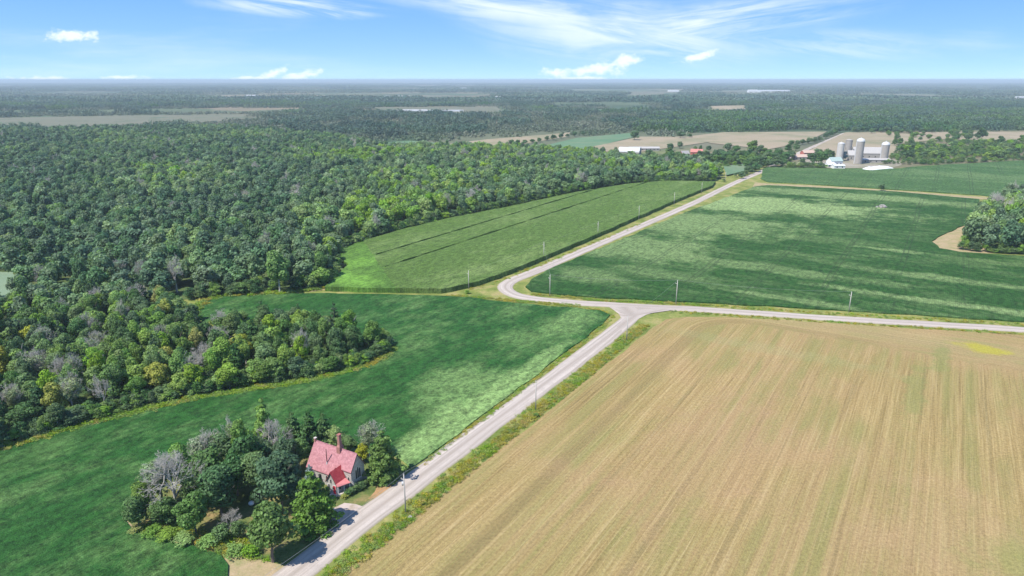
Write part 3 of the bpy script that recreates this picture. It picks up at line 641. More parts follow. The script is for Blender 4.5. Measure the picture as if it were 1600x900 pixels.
def bare_meshes(seed, depth=6, mat=None, spread=0.62, trunk=0.22):
    """bare crown 1 unit tall: limbs forking into fine grey twigs (one part), and the trunk"""
    rnd = random.Random(seed); V = []; F = []
    def seg(p, q, r0, r1):
        w = (q - p).normalized(); a = w.orthogonal().normalized(); b = w.cross(a); i = len(V)
        for c, r in ((p, r0), (q, r1)):
            for k in range(3): t = k * 2.094; V.append(tuple(c + a * (r * math.cos(t)) + b * (r * math.sin(t))))
        for k in range(3): F.append((i + k, i + (k + 1) % 3, i + 3 + (k + 1) % 3, i + 3 + k))
    def grow(p, d_, L, r, dep):
        q = p + d_ * L; seg(p, q, r, r * 0.65)
        if dep == 0: return
        for k in range(3 if dep > 1 else 4):
            nd = (d_ + Vector((rnd.gauss(0, spread), rnd.gauss(0, spread), rnd.gauss(0.12, spread * 0.55)))).normalized()
            grow(q if k < 2 else p.lerp(q, rnd.uniform(0.4, 0.9)), nd, L * rnd.uniform(0.62, 0.86), max(r * 0.6, 0.0022), dep - 1)
    for k in range(4):
        a = k * 1.57 + rnd.uniform(-0.4, 0.4); grow(Vector((0, 0, trunk + 0.05 * k)), Vector((math.cos(a) * 0.5, math.sin(a) * 0.5, 0.85)).normalized(), 0.26, 0.018, depth)
    A = np.array(V); top = np.percentile(A[:, 2], 99.5); A[:, 2] = np.where(A[:, 2] > trunk, trunk + (A[:, 2] - trunk) * (1 - trunk) / (top - trunk), np.maximum(A[:, 2], 0.1))
    hw = np.percentile(np.hypot(A[:, 0], A[:, 1]), 98); A[:, :2] /= hw
    cr = np_mesh('bare_crown', A, F, mats=[mat or m_twig])
    tb = MB(); tb.tube((0, 0, -0.01), (0.0, 0.0, trunk + 0.22), 0.03, 0.012, 6, cap=False); tr = tb.mesh('bare_trunk', mat or m_twig)
    return cr, tr

# unit meshes: crown radius 1 and height 1, each tree scales (r, r, h)
def unit_leaf(sizem, h): return sizem
BROAD = [crown_mesh('crown_mesh', 100 + i, 6500, 0.12, 0.80, 0.10 + 0.03 * (i % 3), 44 + 6 * (i % 3), cr=(0.22, 0.40)) for i in range(5)]
BROAD_MID = [crown_mesh('crown_mesh', 200 + i, 1500, 0.22, 0.80, 0.14, 24, cr=(0.28, 0.46)) for i in range(4)]
def remat(meshes, mat):
    out = []
    for m_ in meshes:
        c = m_.copy(); c.materials.clear(); c.materials.append(mat); out.append(c)
    return out
BROAD_DARK, BROAD_BRIGHT, BROAD_YEL, BROAD_PALE = (remat(BROAD, m) for m in (m_leaf_dark, m_leaf_bright, m_leaf_yellow, m_leaf_pale))
SPARSE = [crown_mesh('crown_mesh', 300 + i, 2600, 0.10, 0.85, 0.25, 30, mat=m_leaf_pale, cr=(0.2, 0.4)) for i in range(2)]
PINE = [pine_meshes(400 + i, 6500, 0.13, m_needle, 8, 0.1, 0.2, 1.0, 0.3) for i in range(2)]
PINE_BRIGHT = remat(PINE, m_needle_bright); PINE_BLUE = remat(PINE, m_needle_blue)
SLIM = [pine_meshes(420 + i, 3200, 0.19, m_needle, 7, 0.08, 0.1, 1.0, 0.35) for i in range(2)]
BARE = [bare_meshes(500 + i, 5) for i in range(3)]
TRUNK = [trunk_mesh('trunk_mesh', 600 + i) for i in range(4)]
TRUNK_PALE = remat(TRUNK, m_birch)
PTRUNK = [trunk_mesh('pine_trunk_mesh', 620, 0.80, 0.035, 0, None, 0.5)]

def tree(name, crown, trunk, x, y, h, r, label, cat='tree', group=None, rz=None, z=0.0, tscale=None):
    root = empty(name, (x, y, z), random.uniform(0, 6.28) if rz is None else rz)
    tag(root, label, cat, group)
    c = link('crown', crown, root); c.scale = (r, r, h)
    if trunk is not None:
        t_ = link('trunk', trunk, root); ts = (h * 0.45 + r * 0.25) if tscale is None else tscale; t_.scale = (ts, ts, h)
    return root
def bare_tree(x, y, h, r, label, group=None, k=None, leafy=None, name='bare_tree'):
    b = BARE[random.randrange(3) if k is None else k]
    root = empty(name, (x, y, 0), random.uniform(0, 6.28)); tag(root, label, 'tree', group)
    c = link('crown', b[0], root); c.scale = (r, r, h); t_ = link('trunk', b[1], root); t_.scale = (h, h, h)
    if leafy is not None: l = link('leaf_clusters', leafy, root); l.scale = (r * 0.95, r * 0.95, h * 0.97)
    return root

# ---- trees round the house: (kind, base px, height m, radius m, label)
LOT = [
 ('pine', 599, 748, 12.6, 4.4, 'dark conifer standing right of the house gable, beside the road'),
 ('pineb', 492, 824, 13.2, 5.0, 'bright green layered conifer in front of the red door, by the road'),
 ('broad', 427, 878, 14.6, 5.9, 'dense green maple at the road corner of the house lot, lowest in the photo'),
 ('broad_d', 441, 800, 15.2, 6.8, 'large dark round tree standing left of the red roofed house'),
 ('bare', 277, 800, 15.5, 7.2, 'large silvery bare tree at the left of the house lot'),
 ('broad_b', 219, 826, 8.6, 3.4, 'bushy tree at the far left corner of the house lot'),
 ('broad', 230, 812, 10.0, 3.6, 'vine covered tree behind the bushy tree at the lot\'s left corner'),
 ('broad_o', 306, 836, 10.4, 4.2, 'small pointed olive tree on the lot edge below the bare tree'),
 ('broad_d', 348, 806, 13.0, 5.4, 'dark upright tree between the bare tree and the round dark tree'),
 ('broad_d', 393, 756, 14.5, 4.6, 'dark tree behind the round dark tree, left of the house'),
 ('broad_b', 383, 744, 15.5, 3.2, 'narrow tree with yellow green left side rising behind the lot'),
 ('slim_t', 416, 702, 14.0, 3.1, 'tall slim tree with bright top standing farthest back in the house lot'),
 ('bare', 431, 722, 12.5, 4.8, 'grey bare tree just below the slim bright topped tree'),
 ('slim', 461, 706, 10.8, 3.2, 'leftmost of three dark conifers behind the house'),
 ('slim', 486, 708, 11.4, 3.4, 'middle one of three dark conifers behind the house'),
 ('slim', 508, 706, 10.6, 3.0, 'rightmost of three dark conifers behind the house, near the roof'),
 ('broad_bb', 525, 708, 8.4, 3.3, 'bright green round tree behind the chimney'),
 ('broad', 542, 716, 7.2, 3.2, 'mid green tree behind the right end of the roof'),
 ('bare_l', 577, 716, 10.4, 3.9, 'pale bare tree behind the conifer beside the gable'),
 ('broad_y', 568, 722, 5.4, 2.2, 'yellow green shrub between the gable and the pale bare tree'),
 ('broad_b', 350, 738, 11.0, 4.4, 'light green tree at the back edge of the lot, beside the soybeans'),
 ('sparse', 322, 742, 11.5, 4.6, 'thin pale green tree at the back left edge of the lot'),
 ('bare_l', 372, 726, 12.8, 3.4, 'greyish half bare tree left of the narrow yellow green tree'),
 ('broad', 332, 770, 12.5, 4.7, 'mid green tree behind the dark upright tree'),
 ('sparse', 255, 790, 12.5, 5.0, 'pale thin leaved tree left of the silvery bare tree'),
 ('broad_b', 285, 768, 12.5, 4.3, 'light green tree behind the silvery bare tree'),
 ('broad_d', 312, 792, 11.0, 4.6, 'dark tree right of the silvery bare tree trunk'),
 ('broad_d', 262, 822, 7.2, 3.6, 'low dark tree under the silvery bare tree'),
 ('broad', 412, 742, 10.5, 4.0, 'green tree in front of the grey bare tree'),
 ('broad_d', 372, 774, 11.0, 4.3, 'dark tree filling the middle of the lot'),
 ('pinebl', 486, 760, 5.8, 1.5, 'small pale blue spruce against the left roof edge'),
 ('broad', 468, 734, 9.0, 3.8, 'green tree behind the left end of the roof'),
 ('broad_d', 450, 746, 11.0, 4.0, 'dark tree between the round dark tree and the roof'),
 ('broad', 405, 772, 11.5, 4.6, 'green tree left of the large dark round tree'),
 ('broad_b', 330, 736, 9.5, 4.0, 'light green tree in front of the thin pale tree at the back left edge'),
 ('bare', 362, 832, 5.2, 2.4, 'small purplish grey bare shrub on the lawn of the lot'),
]
for kind, px, py, h, r, lab in LOT:
    x, y = G(px, py); i = random.randrange(5)
    if kind == 'pine': tree('pine_tree', remat([PINE[0]], m_leaf)[0], PTRUNK[0], x, y, h, r, lab, tscale=5.0)
    elif kind == 'pineb': tree('pine_tree', PINE_BRIGHT[1], PTRUNK[0], x, y, h, r, lab, tscale=5.0)
    elif kind == 'pinebl': tree('spruce_tree', PINE_BLUE[0], PTRUNK[0], x, y, h, r, lab, tscale=2)
    elif kind.startswith('slim'): tree('conifer_tree', {'slim': SLIM[0], 'slim_b': remat([SLIM[1]], m_leaf)[0], 'slim_t': remat([SLIM[1]], m_leaf_bright)[0]}[kind], PTRUNK[0], x, y, h, r, lab, tscale=3)
    elif kind == 'bare': bare_tree(x, y, h, r, lab, k=i % 3, name='bare_shrub' if h < 6 else 'bare_tree')
    elif kind == 'bare_l': bare_tree(x, y, h, r, lab, k=i % 3, leafy=SPARSE[i % 2])
    elif kind == 'sparse': bare_tree(x, y, h, r, lab, k=i % 3, leafy=SPARSE[i % 2], name='thin_tree')
    else:
        pool = {'broad': BROAD, 'broad_d': BROAD_DARK, 'broad_b': BROAD_BRIGHT[:1] * 2 + BROAD[2:], 'broad_bb': BROAD_BRIGHT, 'broad_o': BROAD, 'broad_y': BROAD_YEL}[kind]
        tree('broadleaf_tree', pool[i], TRUNK[i % 4], x, y, h, r, lab)
SHRUB = [crown_mesh('shrub_mesh', 700 + i, 1100, 0.14, 0.85, 0.0, 26, mat=m_leaf) for i in range(3)]
SHRUB_B = remat(SHRUB, m_leaf_bright); SHRUB_Y = remat(SHRUB, m_leaf_yellow)
def shrub(x, y, h, r, label, pool=SHRUB, group=None, name='shrub', cat='shrub'):
    o = link(name, pool[random.randrange(len(pool))], None, (x, y, 0)); o.scale = (r, r, h); o.rotation_euler.z = random.uniform(0, 6.28); tag(o, label, cat, group); return o
for px, py, h, r, pool, lab in [
    (345, 848, 4.2, 3.2, SHRUB, 'mid green shrub on the lot edge left of the road corner maple'), (372, 842, 4.6, 2.6, SHRUB, 'dark green shrub beside the road corner maple'),
    (325, 852, 2.4, 3.0, SHRUB_B, 'low light green shrub on the lower lot edge'), (290, 848, 2.0, 3.4, SHRUB_B, 'bright low shrub on the field edge under the olive tree'),
    (262, 842, 2.2, 3.2, SHRUB_B, 'bright spreading shrub at the lower left lot edge'), (240, 836, 2.4, 2.6, SHRUB_B, 'bright shrub beside the lot\'s left corner'),
    (395, 868, 2.4, 2.6, SHRUB_B, 'light shrub at the foot of the road corner maple'), (365, 866, 2.0, 2.8, SHRUB_B, 'low shrub between the bare corner and the lot'),
    (550, 771, 2.0, 1.5, SHRUB, 'front bush of the hedge along the gable wall'), (557, 768, 2.2, 1.5, SHRUB, 'middle bush of the hedge along the gable wall'),
    (564, 764, 2.2, 1.5, SHRUB, 'upper bush of the hedge along the gable wall'), (571, 759, 2.0, 1.4, SHRUB, 'last bush of the hedge, nearest the conifer'),
    (544, 775, 1.9, 1.3, SHRUB, 'bush beside the porch at the hedge\'s near end'), (538, 779, 1.3, 1.1, SHRUB_Y, 'yellow flowering bush by the porch steps'),
    (214, 832, 2.0, 1.9, SHRUB_Y, 'yellow green bush at the tip of the lot')]:
    x, y = G(px, py); shrub(x, y, h, r, lab, pool)

# ---- woods: outlines on the ground
wood = GP([(-160, 735), (0, 698), (60, 680), (130, 660), (240, 632), (320, 615), (400, 602), (480, 591), (560, 571), (596, 556), (605, 546), (600, 538), (560, 528), (500, 515), (450, 512),
           (400, 515), (350, 523), (318, 521), (303, 503), (285, 486), (250, 470), (60, 462), (-160, 470)])
forest = GP([(-160, 462), (20, 452), (60, 460), (250, 468), (300, 468), (345, 461), (440, 455), (500, 450), (512, 444), (521, 425), (520, 404), (526, 394), (560, 380), (620, 362), (700, 342), (800, 322),
             (900, 300), (980, 287), (1040, 283), (1118, 283), (1128, 280), (1120, 268), (1080, 262), (1040, 264), (1000, 256), (940, 248), (840, 240), (700, 237), (600, 238), (560, 226), (480, 216), (380, 205), (200, 206), (0, 212), (-160, 214)])
rightwood = GP([(1503, 391), (1560, 396), (1600, 398), (1800, 408), (1800, 318), (1600, 316), (1565, 322), (1535, 340)])
for nm, w_ in (('forest_floor', forest), ('forest_floor', wood), ('forest_floor', rightwood)): sheet(nm, w_, 0.02 if w_ is not wood else 0.028, m_forestfloor, jit=0.5)

cand = []
def add_trees(poly, sp, kinds, hr, rr, zone, border=0):
    P = scatter(poly, sp); P = P[in_view(P, 40)]; ed = edge_dist(P, poly); mk = ~inside(P, GP([(-90, 424), (24, 428), (34, 448), (24, 478), (16, 500), (-90, 502)])); P = P[mk]; ed = ed[mk]
    for (x, y), e in zip(P, ed):
        cand.append((math.hypot(x, y), x, y, e, zone))
add_trees(wood, 6.0, None, None, None, 'wood'); add_trees(forest, 8.6, None, None, None, 'forest'); add_trees(rightwood, 7.6, None, None, None, 'right')
cand.sort()
def proj(x, y, z=0):
    dz = z - CAM_H; dd = y * cp_ - dz * sp_; u = y * sp_ + dz * cp_
    return 800 + FPX * x / dd, 450 - FPX * u / dd
ND = {'broad': 0, 'bare': 0, 'conifer': 0}
CAPN = {'broad': 262, 'bare': 60, 'conifer': 50}
stuff_pts = []          # (x,y,h,r,idx)
for dist, x, y, e, zone in cand:
    px, py = proj(x, y); R_ = random.random()
    if zone == 'wood':
        z_n = mnoise.noise(Vector((x * 0.02, y * 0.02, 0)))
        h = random.uniform(8.5, 12.5) + (1.2 if e > 6 else -1.0); r = random.uniform(2.9, 4.8)
        pb = 0.05 + (0.15 if (px < 190 and 560 < py < 720) else 0) + (0.05 if px > 540 else 0)
        kind = 'bare' if R_ < pb else ('conifer' if R_ < pb + 0.09 else 'broad')
        if px > 585 and e < 8: kind = 'bare'; h = 12
        if e < 3.5 and kind == 'broad': h = random.uniform(5, 9)
    elif zone == 'forest':
        h = random.uniform(11.0, 18.0); r = random.uniform(3.2, 7.2); kind = 'bare' if R_ < 0.025 else ('conifer' if R_ < 0.05 else 'broad')
        if e < 6: h *= 0.85
    else:
        h = random.uniform(14, 20); r = random.uniform(4, 6); kind = 'bare' if (R_ < 0.06 or (px < 1560 and py < 345 and R_ < 0.5)) else 'broad'
    if zone == 'forest' and abs(px - 436) < 26 and abs(py - 455) < 7: continue
    if zone == 'wood': wh = 'left end' if px < 130 else ('left part' if px < 270 else ('middle' if px < 420 else ('right part' if px < 530 else 'right tip'))); pl_ = 'wood'
    elif zone == 'forest': wh = 'left end' if px < 200 else ('middle' if px < 380 else 'right corner'); pl_ = 'big forest front'
    else: wh = 'left side' if px < 1550 else 'right side'; pl_ = 'right hand wood'
    dp_ = 'foremost row, ' if e < 4 else ('second row, ' if e < 9 else ('deep inside, ' if e > 22 else 'inside, '))
    sz_ = 'tall ' if h > (12.3 if zone == 'wood' else 17.5) else ('low ' if h < (9.5 if zone == 'wood' else 15.0) else '')
    spot = dp_ + wh + ' of the ' + pl_
    if ND[kind] < CAPN[kind]:
        ND[kind] += 1; i = random.randrange(5)
        tint = random.random(); q = mnoise.noise(Vector((x * 0.03, y * 0.03, 5)))
        if zone == 'wood': place = 'wood beside the soybean field'; gz = 'in the wood'
        elif zone == 'forest': place = 'front of the large forest'; gz = 'at the forest front'
        else: place = 'small wood at the right edge'; gz = 'in the right wood'
        if kind == 'bare':
            if random.random() < 0.6: bare_tree(x, y, h, r, sz_ + 'thin pale green half bare tree, ' + spot, 'half bare trees ' + gz, leafy=SPARSE[i % 2], name='thin_tree')
            else: bare_tree(x, y, h, r, sz_ + 'grey bare tree, ' + spot, 'bare trees ' + gz)
        elif kind == 'conifer':
            tree('conifer_tree', SLIM[i % 2], PTRUNK[0], x, y, h * 1.05, r * 0.72, sz_ + 'dark narrow conifer, ' + spot, 'tree', 'conifers ' + gz, tscale=3)
        else:
            if tint < 0.04 and zone == 'wood': pool, word = BROAD_YEL, 'yellow green'
            elif tint + q * 0.6 < 0.26: pool, word = BROAD_DARK, 'dark green'
            elif tint + q * 0.6 > 0.66: pool, word = BROAD_BRIGHT, 'bright green'
            else: pool, word = BROAD, 'mid green'
            if (zone == 'forest' and px < 150) or (zone == 'right' and pool is BROAD_BRIGHT): pool, word = BROAD_DARK, 'dark green'  # far left forest: dark leaf colour partly stands in for cloud shadow
            if zone == 'forest' and px > 260 and pool is BROAD_DARK and random.random() < 0.6: pool, word = BROAD_BRIGHT, 'bright green'
            if zone == 'forest' and px > 250: pool, word = ((BROAD_BRIGHT, 'bright green') if random.random() < 0.6 else (BROAD, 'mid green')); h = min(h * 1.12, 19.5)
            edge_w = 'broadleaf tree on the front edge of the ' if e < 5 else 'broadleaf tree standing inside the '
            place2 = {'wood': 'wood beside the soybean field', 'forest': 'large forest', 'right': 'small right hand wood'}[zone]
            tree('broadleaf_tree', pool[i], (TRUNK_PALE if random.random() < 0.3 else TRUNK)[i % 4], x, y, h, r, sz_ + word + ' broadleaf tree, ' + spot, 'tree', f'{word} trees ' + ('on the edge of the ' if e < 9 else 'inside the ') + place2)
    else:
        stuff_pts.append((x, y, h, r, kind, zone, e))
# the tall open tree with a pale trunk at the forest's corner
x, y = G(437, 458); tree('broadleaf_tree', BROAD_BRIGHT[1], TRUNK_PALE[0], x, y, 20.5, 7.0, 'tall spreading tree with a pale trunk at the forest corner by the soybeans', tscale=9)
x, y = G(504, 440); tree('broadleaf_tree', BROAD[2], TRUNK[0], x, y, 15.5, 4.4, 'upright tree at the forest tip beside the tan track')

# ---- scattering by geometry nodes (only what nobody could count)
def gn_scatter(name, pts, rots, scls, idxs, objs, label, cat, kind='stuff'):
    """one object: points carrying one of the source meshes each"""
    src = bpy.data.collections.new(name + '_sources')
    for k, me in enumerate(objs):
        o = bpy.data.objects.new(f'{name}_source_{k:02d}', me); src.objects.link(o)
    me = bpy.data.meshes.new(name); n = len(pts)
    me.vertices.add(n); me.vertices.foreach_set('co', np.asarray(pts, dtype=np.float32).ravel())
    a = me.attributes.new('rot', 'FLOAT_VECTOR', 'POINT'); a.data.foreach_set('vector', np.asarray(rots, dtype=np.float32).ravel())
    a = me.attributes.new('scl', 'FLOAT_VECTOR', 'POINT'); a.data.foreach_set('vector', np.asarray(scls, dtype=np.float32).ravel())
    a = me.attributes.new('idx', 'INT', 'POINT'); a.data.foreach_set('value', np.asarray(idxs, dtype=np.int32))
    me.update()
    ng = bpy.data.node_groups.new(name, 'GeometryNodeTree')
    ng.interface.new_socket('Geometry', in_out='INPUT', socket_type='NodeSocketGeometry'); ng.interface.new_socket('Geometry', in_out='OUTPUT', socket_type='NodeSocketGeometry')
    N = ng.nodes; Lk = ng.links.new
    gi = N.new('NodeGroupInput'); go = N.new('NodeGroupOutput')
    ci = N.new('GeometryNodeCollectionInfo'); ci.inputs['Collection'].default_value = src; ci.inputs['Separate Children'].default_value = True; ci.inputs['Reset Children'].default_value = True
    ip = N.new('GeometryNodeInstanceOnPoints'); ip.inputs['Pick Instance'].default_value = True
    def attr(nm, dt):
        q = N.new('GeometryNodeInputNamedAttribute'); q.data_type = dt; q.inputs['Name'].default_value = nm
        return next(s for s in q.outputs if s.enabled)
    e2r = N.new('FunctionNodeEulerToRotation'); Lk(attr('rot', 'FLOAT_VECTOR'), e2r.inputs[0])
    Lk(gi.outputs[0], ip.inputs['Points']); Lk(ci.outputs[0], ip.inputs['Instance']); Lk(attr('idx', 'INT'), ip.inputs['Instance Index'])
    Lk(e2r.outputs[0], ip.inputs['Rotation']); Lk(attr('scl', 'FLOAT_VECTOR'), ip.inputs['Scale']); Lk(ip.outputs[0], go.inputs[0])
    o = link(name, me); mod = o.modifiers.new('scatter', 'NODES'); mod.node_group = ng
    tag(o, label, cat, None, kind); return o

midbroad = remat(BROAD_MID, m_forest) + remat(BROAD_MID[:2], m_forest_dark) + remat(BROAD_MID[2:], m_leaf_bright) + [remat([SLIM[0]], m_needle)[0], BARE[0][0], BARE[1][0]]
def emit_forest(name, sel, label):
    pts = []; rots = []; scls = []; idx = []
    for (x, y, h, r, kind, zone, e) in sel:
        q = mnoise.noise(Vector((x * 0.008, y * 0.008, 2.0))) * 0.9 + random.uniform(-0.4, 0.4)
        left = 0.35 if (x < -0.33 * y and zone == 'forest') else 0.0  # left forest leans to dark leaves, partly painting in a cloud shadow
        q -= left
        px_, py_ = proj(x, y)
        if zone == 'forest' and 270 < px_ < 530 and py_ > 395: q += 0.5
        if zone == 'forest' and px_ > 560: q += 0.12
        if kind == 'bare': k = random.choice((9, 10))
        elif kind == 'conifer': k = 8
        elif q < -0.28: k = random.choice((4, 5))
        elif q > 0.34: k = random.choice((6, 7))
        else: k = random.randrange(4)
        pts.append((x, y, -0.4)); rots.append((0, 0, random.uniform(0, 6.28))); scls.append((r, r, h) if k < 9 else (r, r, h * 0.95)); idx.append(k)
    if pts: gn_scatter(name, pts, rots, scls, idx, midbroad, label, 'forest')
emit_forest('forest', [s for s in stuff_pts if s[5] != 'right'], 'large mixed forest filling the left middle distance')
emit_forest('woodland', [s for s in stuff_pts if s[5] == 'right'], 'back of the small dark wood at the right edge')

# under-storey bushes along the wood edges
def edge_line(poly_px, n, jit, seed):
    P_ = [Vector(G(*q)) for q in poly_px]; out = []; rnd = random.Random(seed)
    L = [(P_[i + 1] - P_[i]).length for i in range(len(P_) - 1)]; tot = sum(L)
    for k in range(n):
        s = rnd.uniform(0, tot); i = 0
        while s > L[i] and i < len(L) - 1: s -= L[i]; i += 1
        p = P_[i].lerp(P_[i + 1], min(1, s / L[i])); out.append((p.x + rnd.uniform(-jit, jit), p.y + rnd.uniform(-jit, jit)))
    return out
WEED = []
for i in range(3):
    rng = np.random.default_rng(800 + i); C = rng.uniform(-0.7, 0.7, (14, 3)) * np.array([1, 1, 0]) + np.array([0, 0, 0.35]); V, F, T = leaves(C, np.full(14, 0.42), 170, 0.20, rng, squash=1.0, up=0.5)
    V[:, 2] = np.maximum(V[:, 2], 0.0); WEED.append(np_mesh('weed_mesh', V, F, mats=[m_weed], attr=T))
WEEDS = WEED + remat(WEED, m_weedgreen)
def weeds(name, pts, hs, rs, label, greenp=0.5, cat='weeds', pool=None):
    P_ = [(x, y, 0.0) for x, y in pts]; n = len(P_)
    idx = []
    for (x, y) in pts:
        q = mnoise.noise(Vector((x * 0.10, y * 0.10, 1.0))) * 0.9 + random.uniform(-0.25, 0.25); idx.append(random.randrange(3) + (3 if q > (0.5 - greenp) * 0.9 else 0))
    gn_scatter(name, P_, [(0, 0, random.uniform(0, 6.28)) for _ in P_], [(random.uniform(*rs),) * 2 + (random.uniform(*hs),) for _ in P_], idx, pool or WEEDS, label, cat)
def offset_line(C, off, width, dens, t0, t1, rnd):
    """points in a strip beside a road centre line, off metres to its right"""
    out = []
    for i in range(len(C) - 1):
        a, b = C[i], C[i + 1]; mid = (a + b) / 2
        if not (t0 <= mid.y <= t1): continue
        tg = (b - a); L = tg.length
        if L < 1e-6: continue
        tg /= L; nn = Vector((tg.y, -tg.x)); n = L * width * dens; n = int(n) + (rnd.random() < n % 1)
        for _ in range(n):
            p = a + tg * rnd.uniform(0, L) + nn * (off + rnd.uniform(0, width)); out.append((p.x, p.y))
    return out
rnd = random.Random(5)
v1 = offset_line(road1, 5.6, 3.6, 2.3, 85, 250, rnd); v1 += offset_line(road1, 4.0, 1.8, 0.5, 85, 245, rnd)
weeds('goldenrod', v1, (0.3, 0.95), (0.5, 0.95), 'green and yellow weeds filling the ditch between road and stubble', 0.38)
v2 = [p for p in offset_line(road1, -8.0, 3.2, 0.25, 170, 245, rnd)]
v3 = offset_line(road2, 4.3, 3.2, 0.42, 180, 268, rnd)              # south bank of road going left from the right edge? sides follow the line's direction
v4 = offset_line(road2, -6.5, 2.6, 0.5, 180, 268, rnd)
def keep_out(pts, polys):
    A = np.array(pts); m = np.ones(len(A), dtype=bool)
    for p in polys: m &= ~inside(A, p)
    return [tuple(q) for q in A[m]]
v34 = keep_out(v3 + v4, [GP(fieldC), GP(fieldE), WA]); v34 = [p for p in v34 if p[0] > 20]
j_ = Vector(G(985, 492)); v34 = [p for p in v34 if (Vector(p) - j_).length > 17]
weeds('roadside_weeds', v34, (0.4, 0.9), (0.6, 1.0), 'yellowing weeds along both sides of the cross road', 0.35)
v5 = [(x, y) for x, y in edge_line([(0, 703), (60, 684), (130, 664), (240, 637), (320, 620), (400, 607), (480, 595), (560, 575), (602, 558), (612, 546)], 900, 1.9, 3)]
weeds('field_edge_weeds', v5, (0.5, 1.3), (0.7, 1.5), 'bright weeds along the foot of the wood', 0.75)
lotP = GP([(206, 828), (250, 839), (300, 853), (345, 868), (385, 870), (420, 880), (400, 850), (330, 835), (240, 815)])
v6 = [tuple(p) for p in scatter(lotP, 1.1)]
weeds('lot_weeds', v6, (0.5, 1.3), (0.7, 1.3), 'bright green weeds along the lower edge of the house lot', 0.8)
v7 = edge_line([(660, 724), (700, 696), (850, 582), (940, 512), (958, 494), (935, 484), (850, 479)], 420, 0.9, 8)
weeds('verge_weeds', v7, (0.25, 0.6), (0.5, 0.9), 'short weeds on the left road verge', 0.4)
v8 = edge_line([(700, 462), (760, 466), (800, 470), (850, 474), (900, 478)], 220, 1.6, 9) + edge_line([(830, 460), (880, 464), (940, 470), (1010, 472), (1100, 477)], 260, 1.2, 10) + edge_line([(735, 452), (770, 444), (830, 420), (900, 392), (1000, 350)], 120, 2.0, 12)
weeds('curve_weeds', v8, (0.3, 0.8), (0.6, 1.1), 'yellow green weeds beside the road bend', 0.4)
v9 = edge_line([(505, 450), (440, 458), (345, 463), (322, 470), (300, 488), (310, 505), (340, 520), (400, 512), (500, 512)], 260, 2.2, 14)
weeds('forest_edge_weeds', v9, (0.8, 1.9), (1.0, 2.2), 'tall light weeds along the forest edge behind the wood', 0.8)

UND = remat(SHRUB, m_leaf) + remat(SHRUB, m_leaf_dark) + remat(SHRUB[:2], m_leaf_bright)
def undergrowth(name, pts, hs, rs, label):
    gn_scatter(name, [(x, y, -0.1) for x, y in pts], [(0, 0, random.uniform(0, 6.28)) for _ in pts], [(random.uniform(*rs),) * 2 + (random.uniform(*hs),) for _ in pts], [random.randrange(8) for _ in pts], UND, label, 'undergrowth')
u1 = edge_line([(-100, 722), (0, 694), (60, 676), (130, 656), (240, 628), (320, 611), (400, 598), (480, 587), (560, 567), (593, 553), (602, 545), (592, 531)], 520, 2.2, 21)
P_ = scatter(wood, 4.2); u1 += [tuple(p) for p in P_[in_view(P_, 30) & (edge_dist(P_, wood) < 40)]]
undergrowth('undergrowth', u1, (2.0, 5.5), (1.5, 3.0), 'green bushes filling the foot of the wood beside the soybeans')
u2 = edge_line([(300, 467), (345, 460), (440, 454), (500, 449), (512, 443), (520, 425), (519, 404), (526, 393), (560, 379), (620, 361), (700, 341), (800, 321), (900, 299), (980, 286), (1118, 282)], 700, 3.0, 22)
undergrowth('forest_undergrowth', u2, (3.0, 8.0), (2.2, 4.5), 'dark bushes closing the foot of the forest')
u3 = edge_line([(1503, 390), (1560, 395), (1600, 397), (1700, 402)], 90, 2.0, 23) + edge_line([(1503, 390), (1535, 340), (1565, 322)], 60, 2.0, 24)
u4 = [tuple(p) for p in scatter(GP([(1390, 250), (1400, 232), (1420, 222), (1600, 221), (1800, 222), (1800, 246), (1600, 249), (1440, 257)]), 8.5)]
u4 = [p for p in u4 if mnoise.noise(Vector((p[0] * 0.012, p[1] * 0.012, 3.0))) > -0.12]
u4 += edge_line([(1390, 256), (1440, 257), (1600, 249)], 70, 7, 31) + edge_line([(1230, 262), (1262, 262), (1290, 262)], 40, 4, 32)
undergrowth('pasture_bushes', u4, (3.0, 7.5), (2.5, 5.0), 'bushes and scrub thick over the pasture right of the farm')
u5 = [tuple(p) for p in scatter(GP([(1010, 262), (1020, 250), (1060, 244), (1130, 246), (1230, 248), (1235, 254), (1190, 262), (1150, 262), (1130, 264)]), 9)]
undergrowth('farmyard_bushes', u5, (3.5, 8.0), (3.0, 5.5), 'bushes under the farmyard grove left of the silos')
undergrowth('wood_undergrowth', u3, (3.0, 7.0), (2.2, 4.0), 'bushes at the foot of the small right hand wood')

# ---- far woods
def blob_mesh(name, seed, n, area, hr, rr, quads=60, size=1.6, mat=None):
    """a patch of distant woodland: many little leafy crowns"""
    rng = np.random.default_rng(seed); C = []; R = []
    k = int(math.sqrt(n)); st = area / k
    for i in range(k):
        for j in range(k):
            h = rng.uniform(*hr); r = rng.uniform(*rr); x = (i + rng.uniform(0, 1)) * st - area / 2; y = (j + rng.uniform(0, 1)) * st - area / 2
            for q in range(3): C.append((x + rng.normal() * r * 0.35, y + rng.normal() * r * 0.35, h - r * rng.uniform(0.7, 1.3))); R.append(r * 0.75)
            C.append((x, y, h * 0.35)); R.append(r * 0.85)
    V, F, T = leaves(np.array(C), np.array(R), k * k * quads, size, rng, 1.15, 0.3, tilt=0.4)
    V[:, 2] = np.maximum(V[:, 2], 0)
    return np_mesh(name, V, F, mats=[mat or m_far], attr=T)
PATCH = [blob_mesh('patch_mesh', 900 + i, 36, 62, (9, 16), (3.6, 6.0), 46, 2.6) for i in range(3)]
PATCH_D = remat(PATCH, m_leaf_dark)
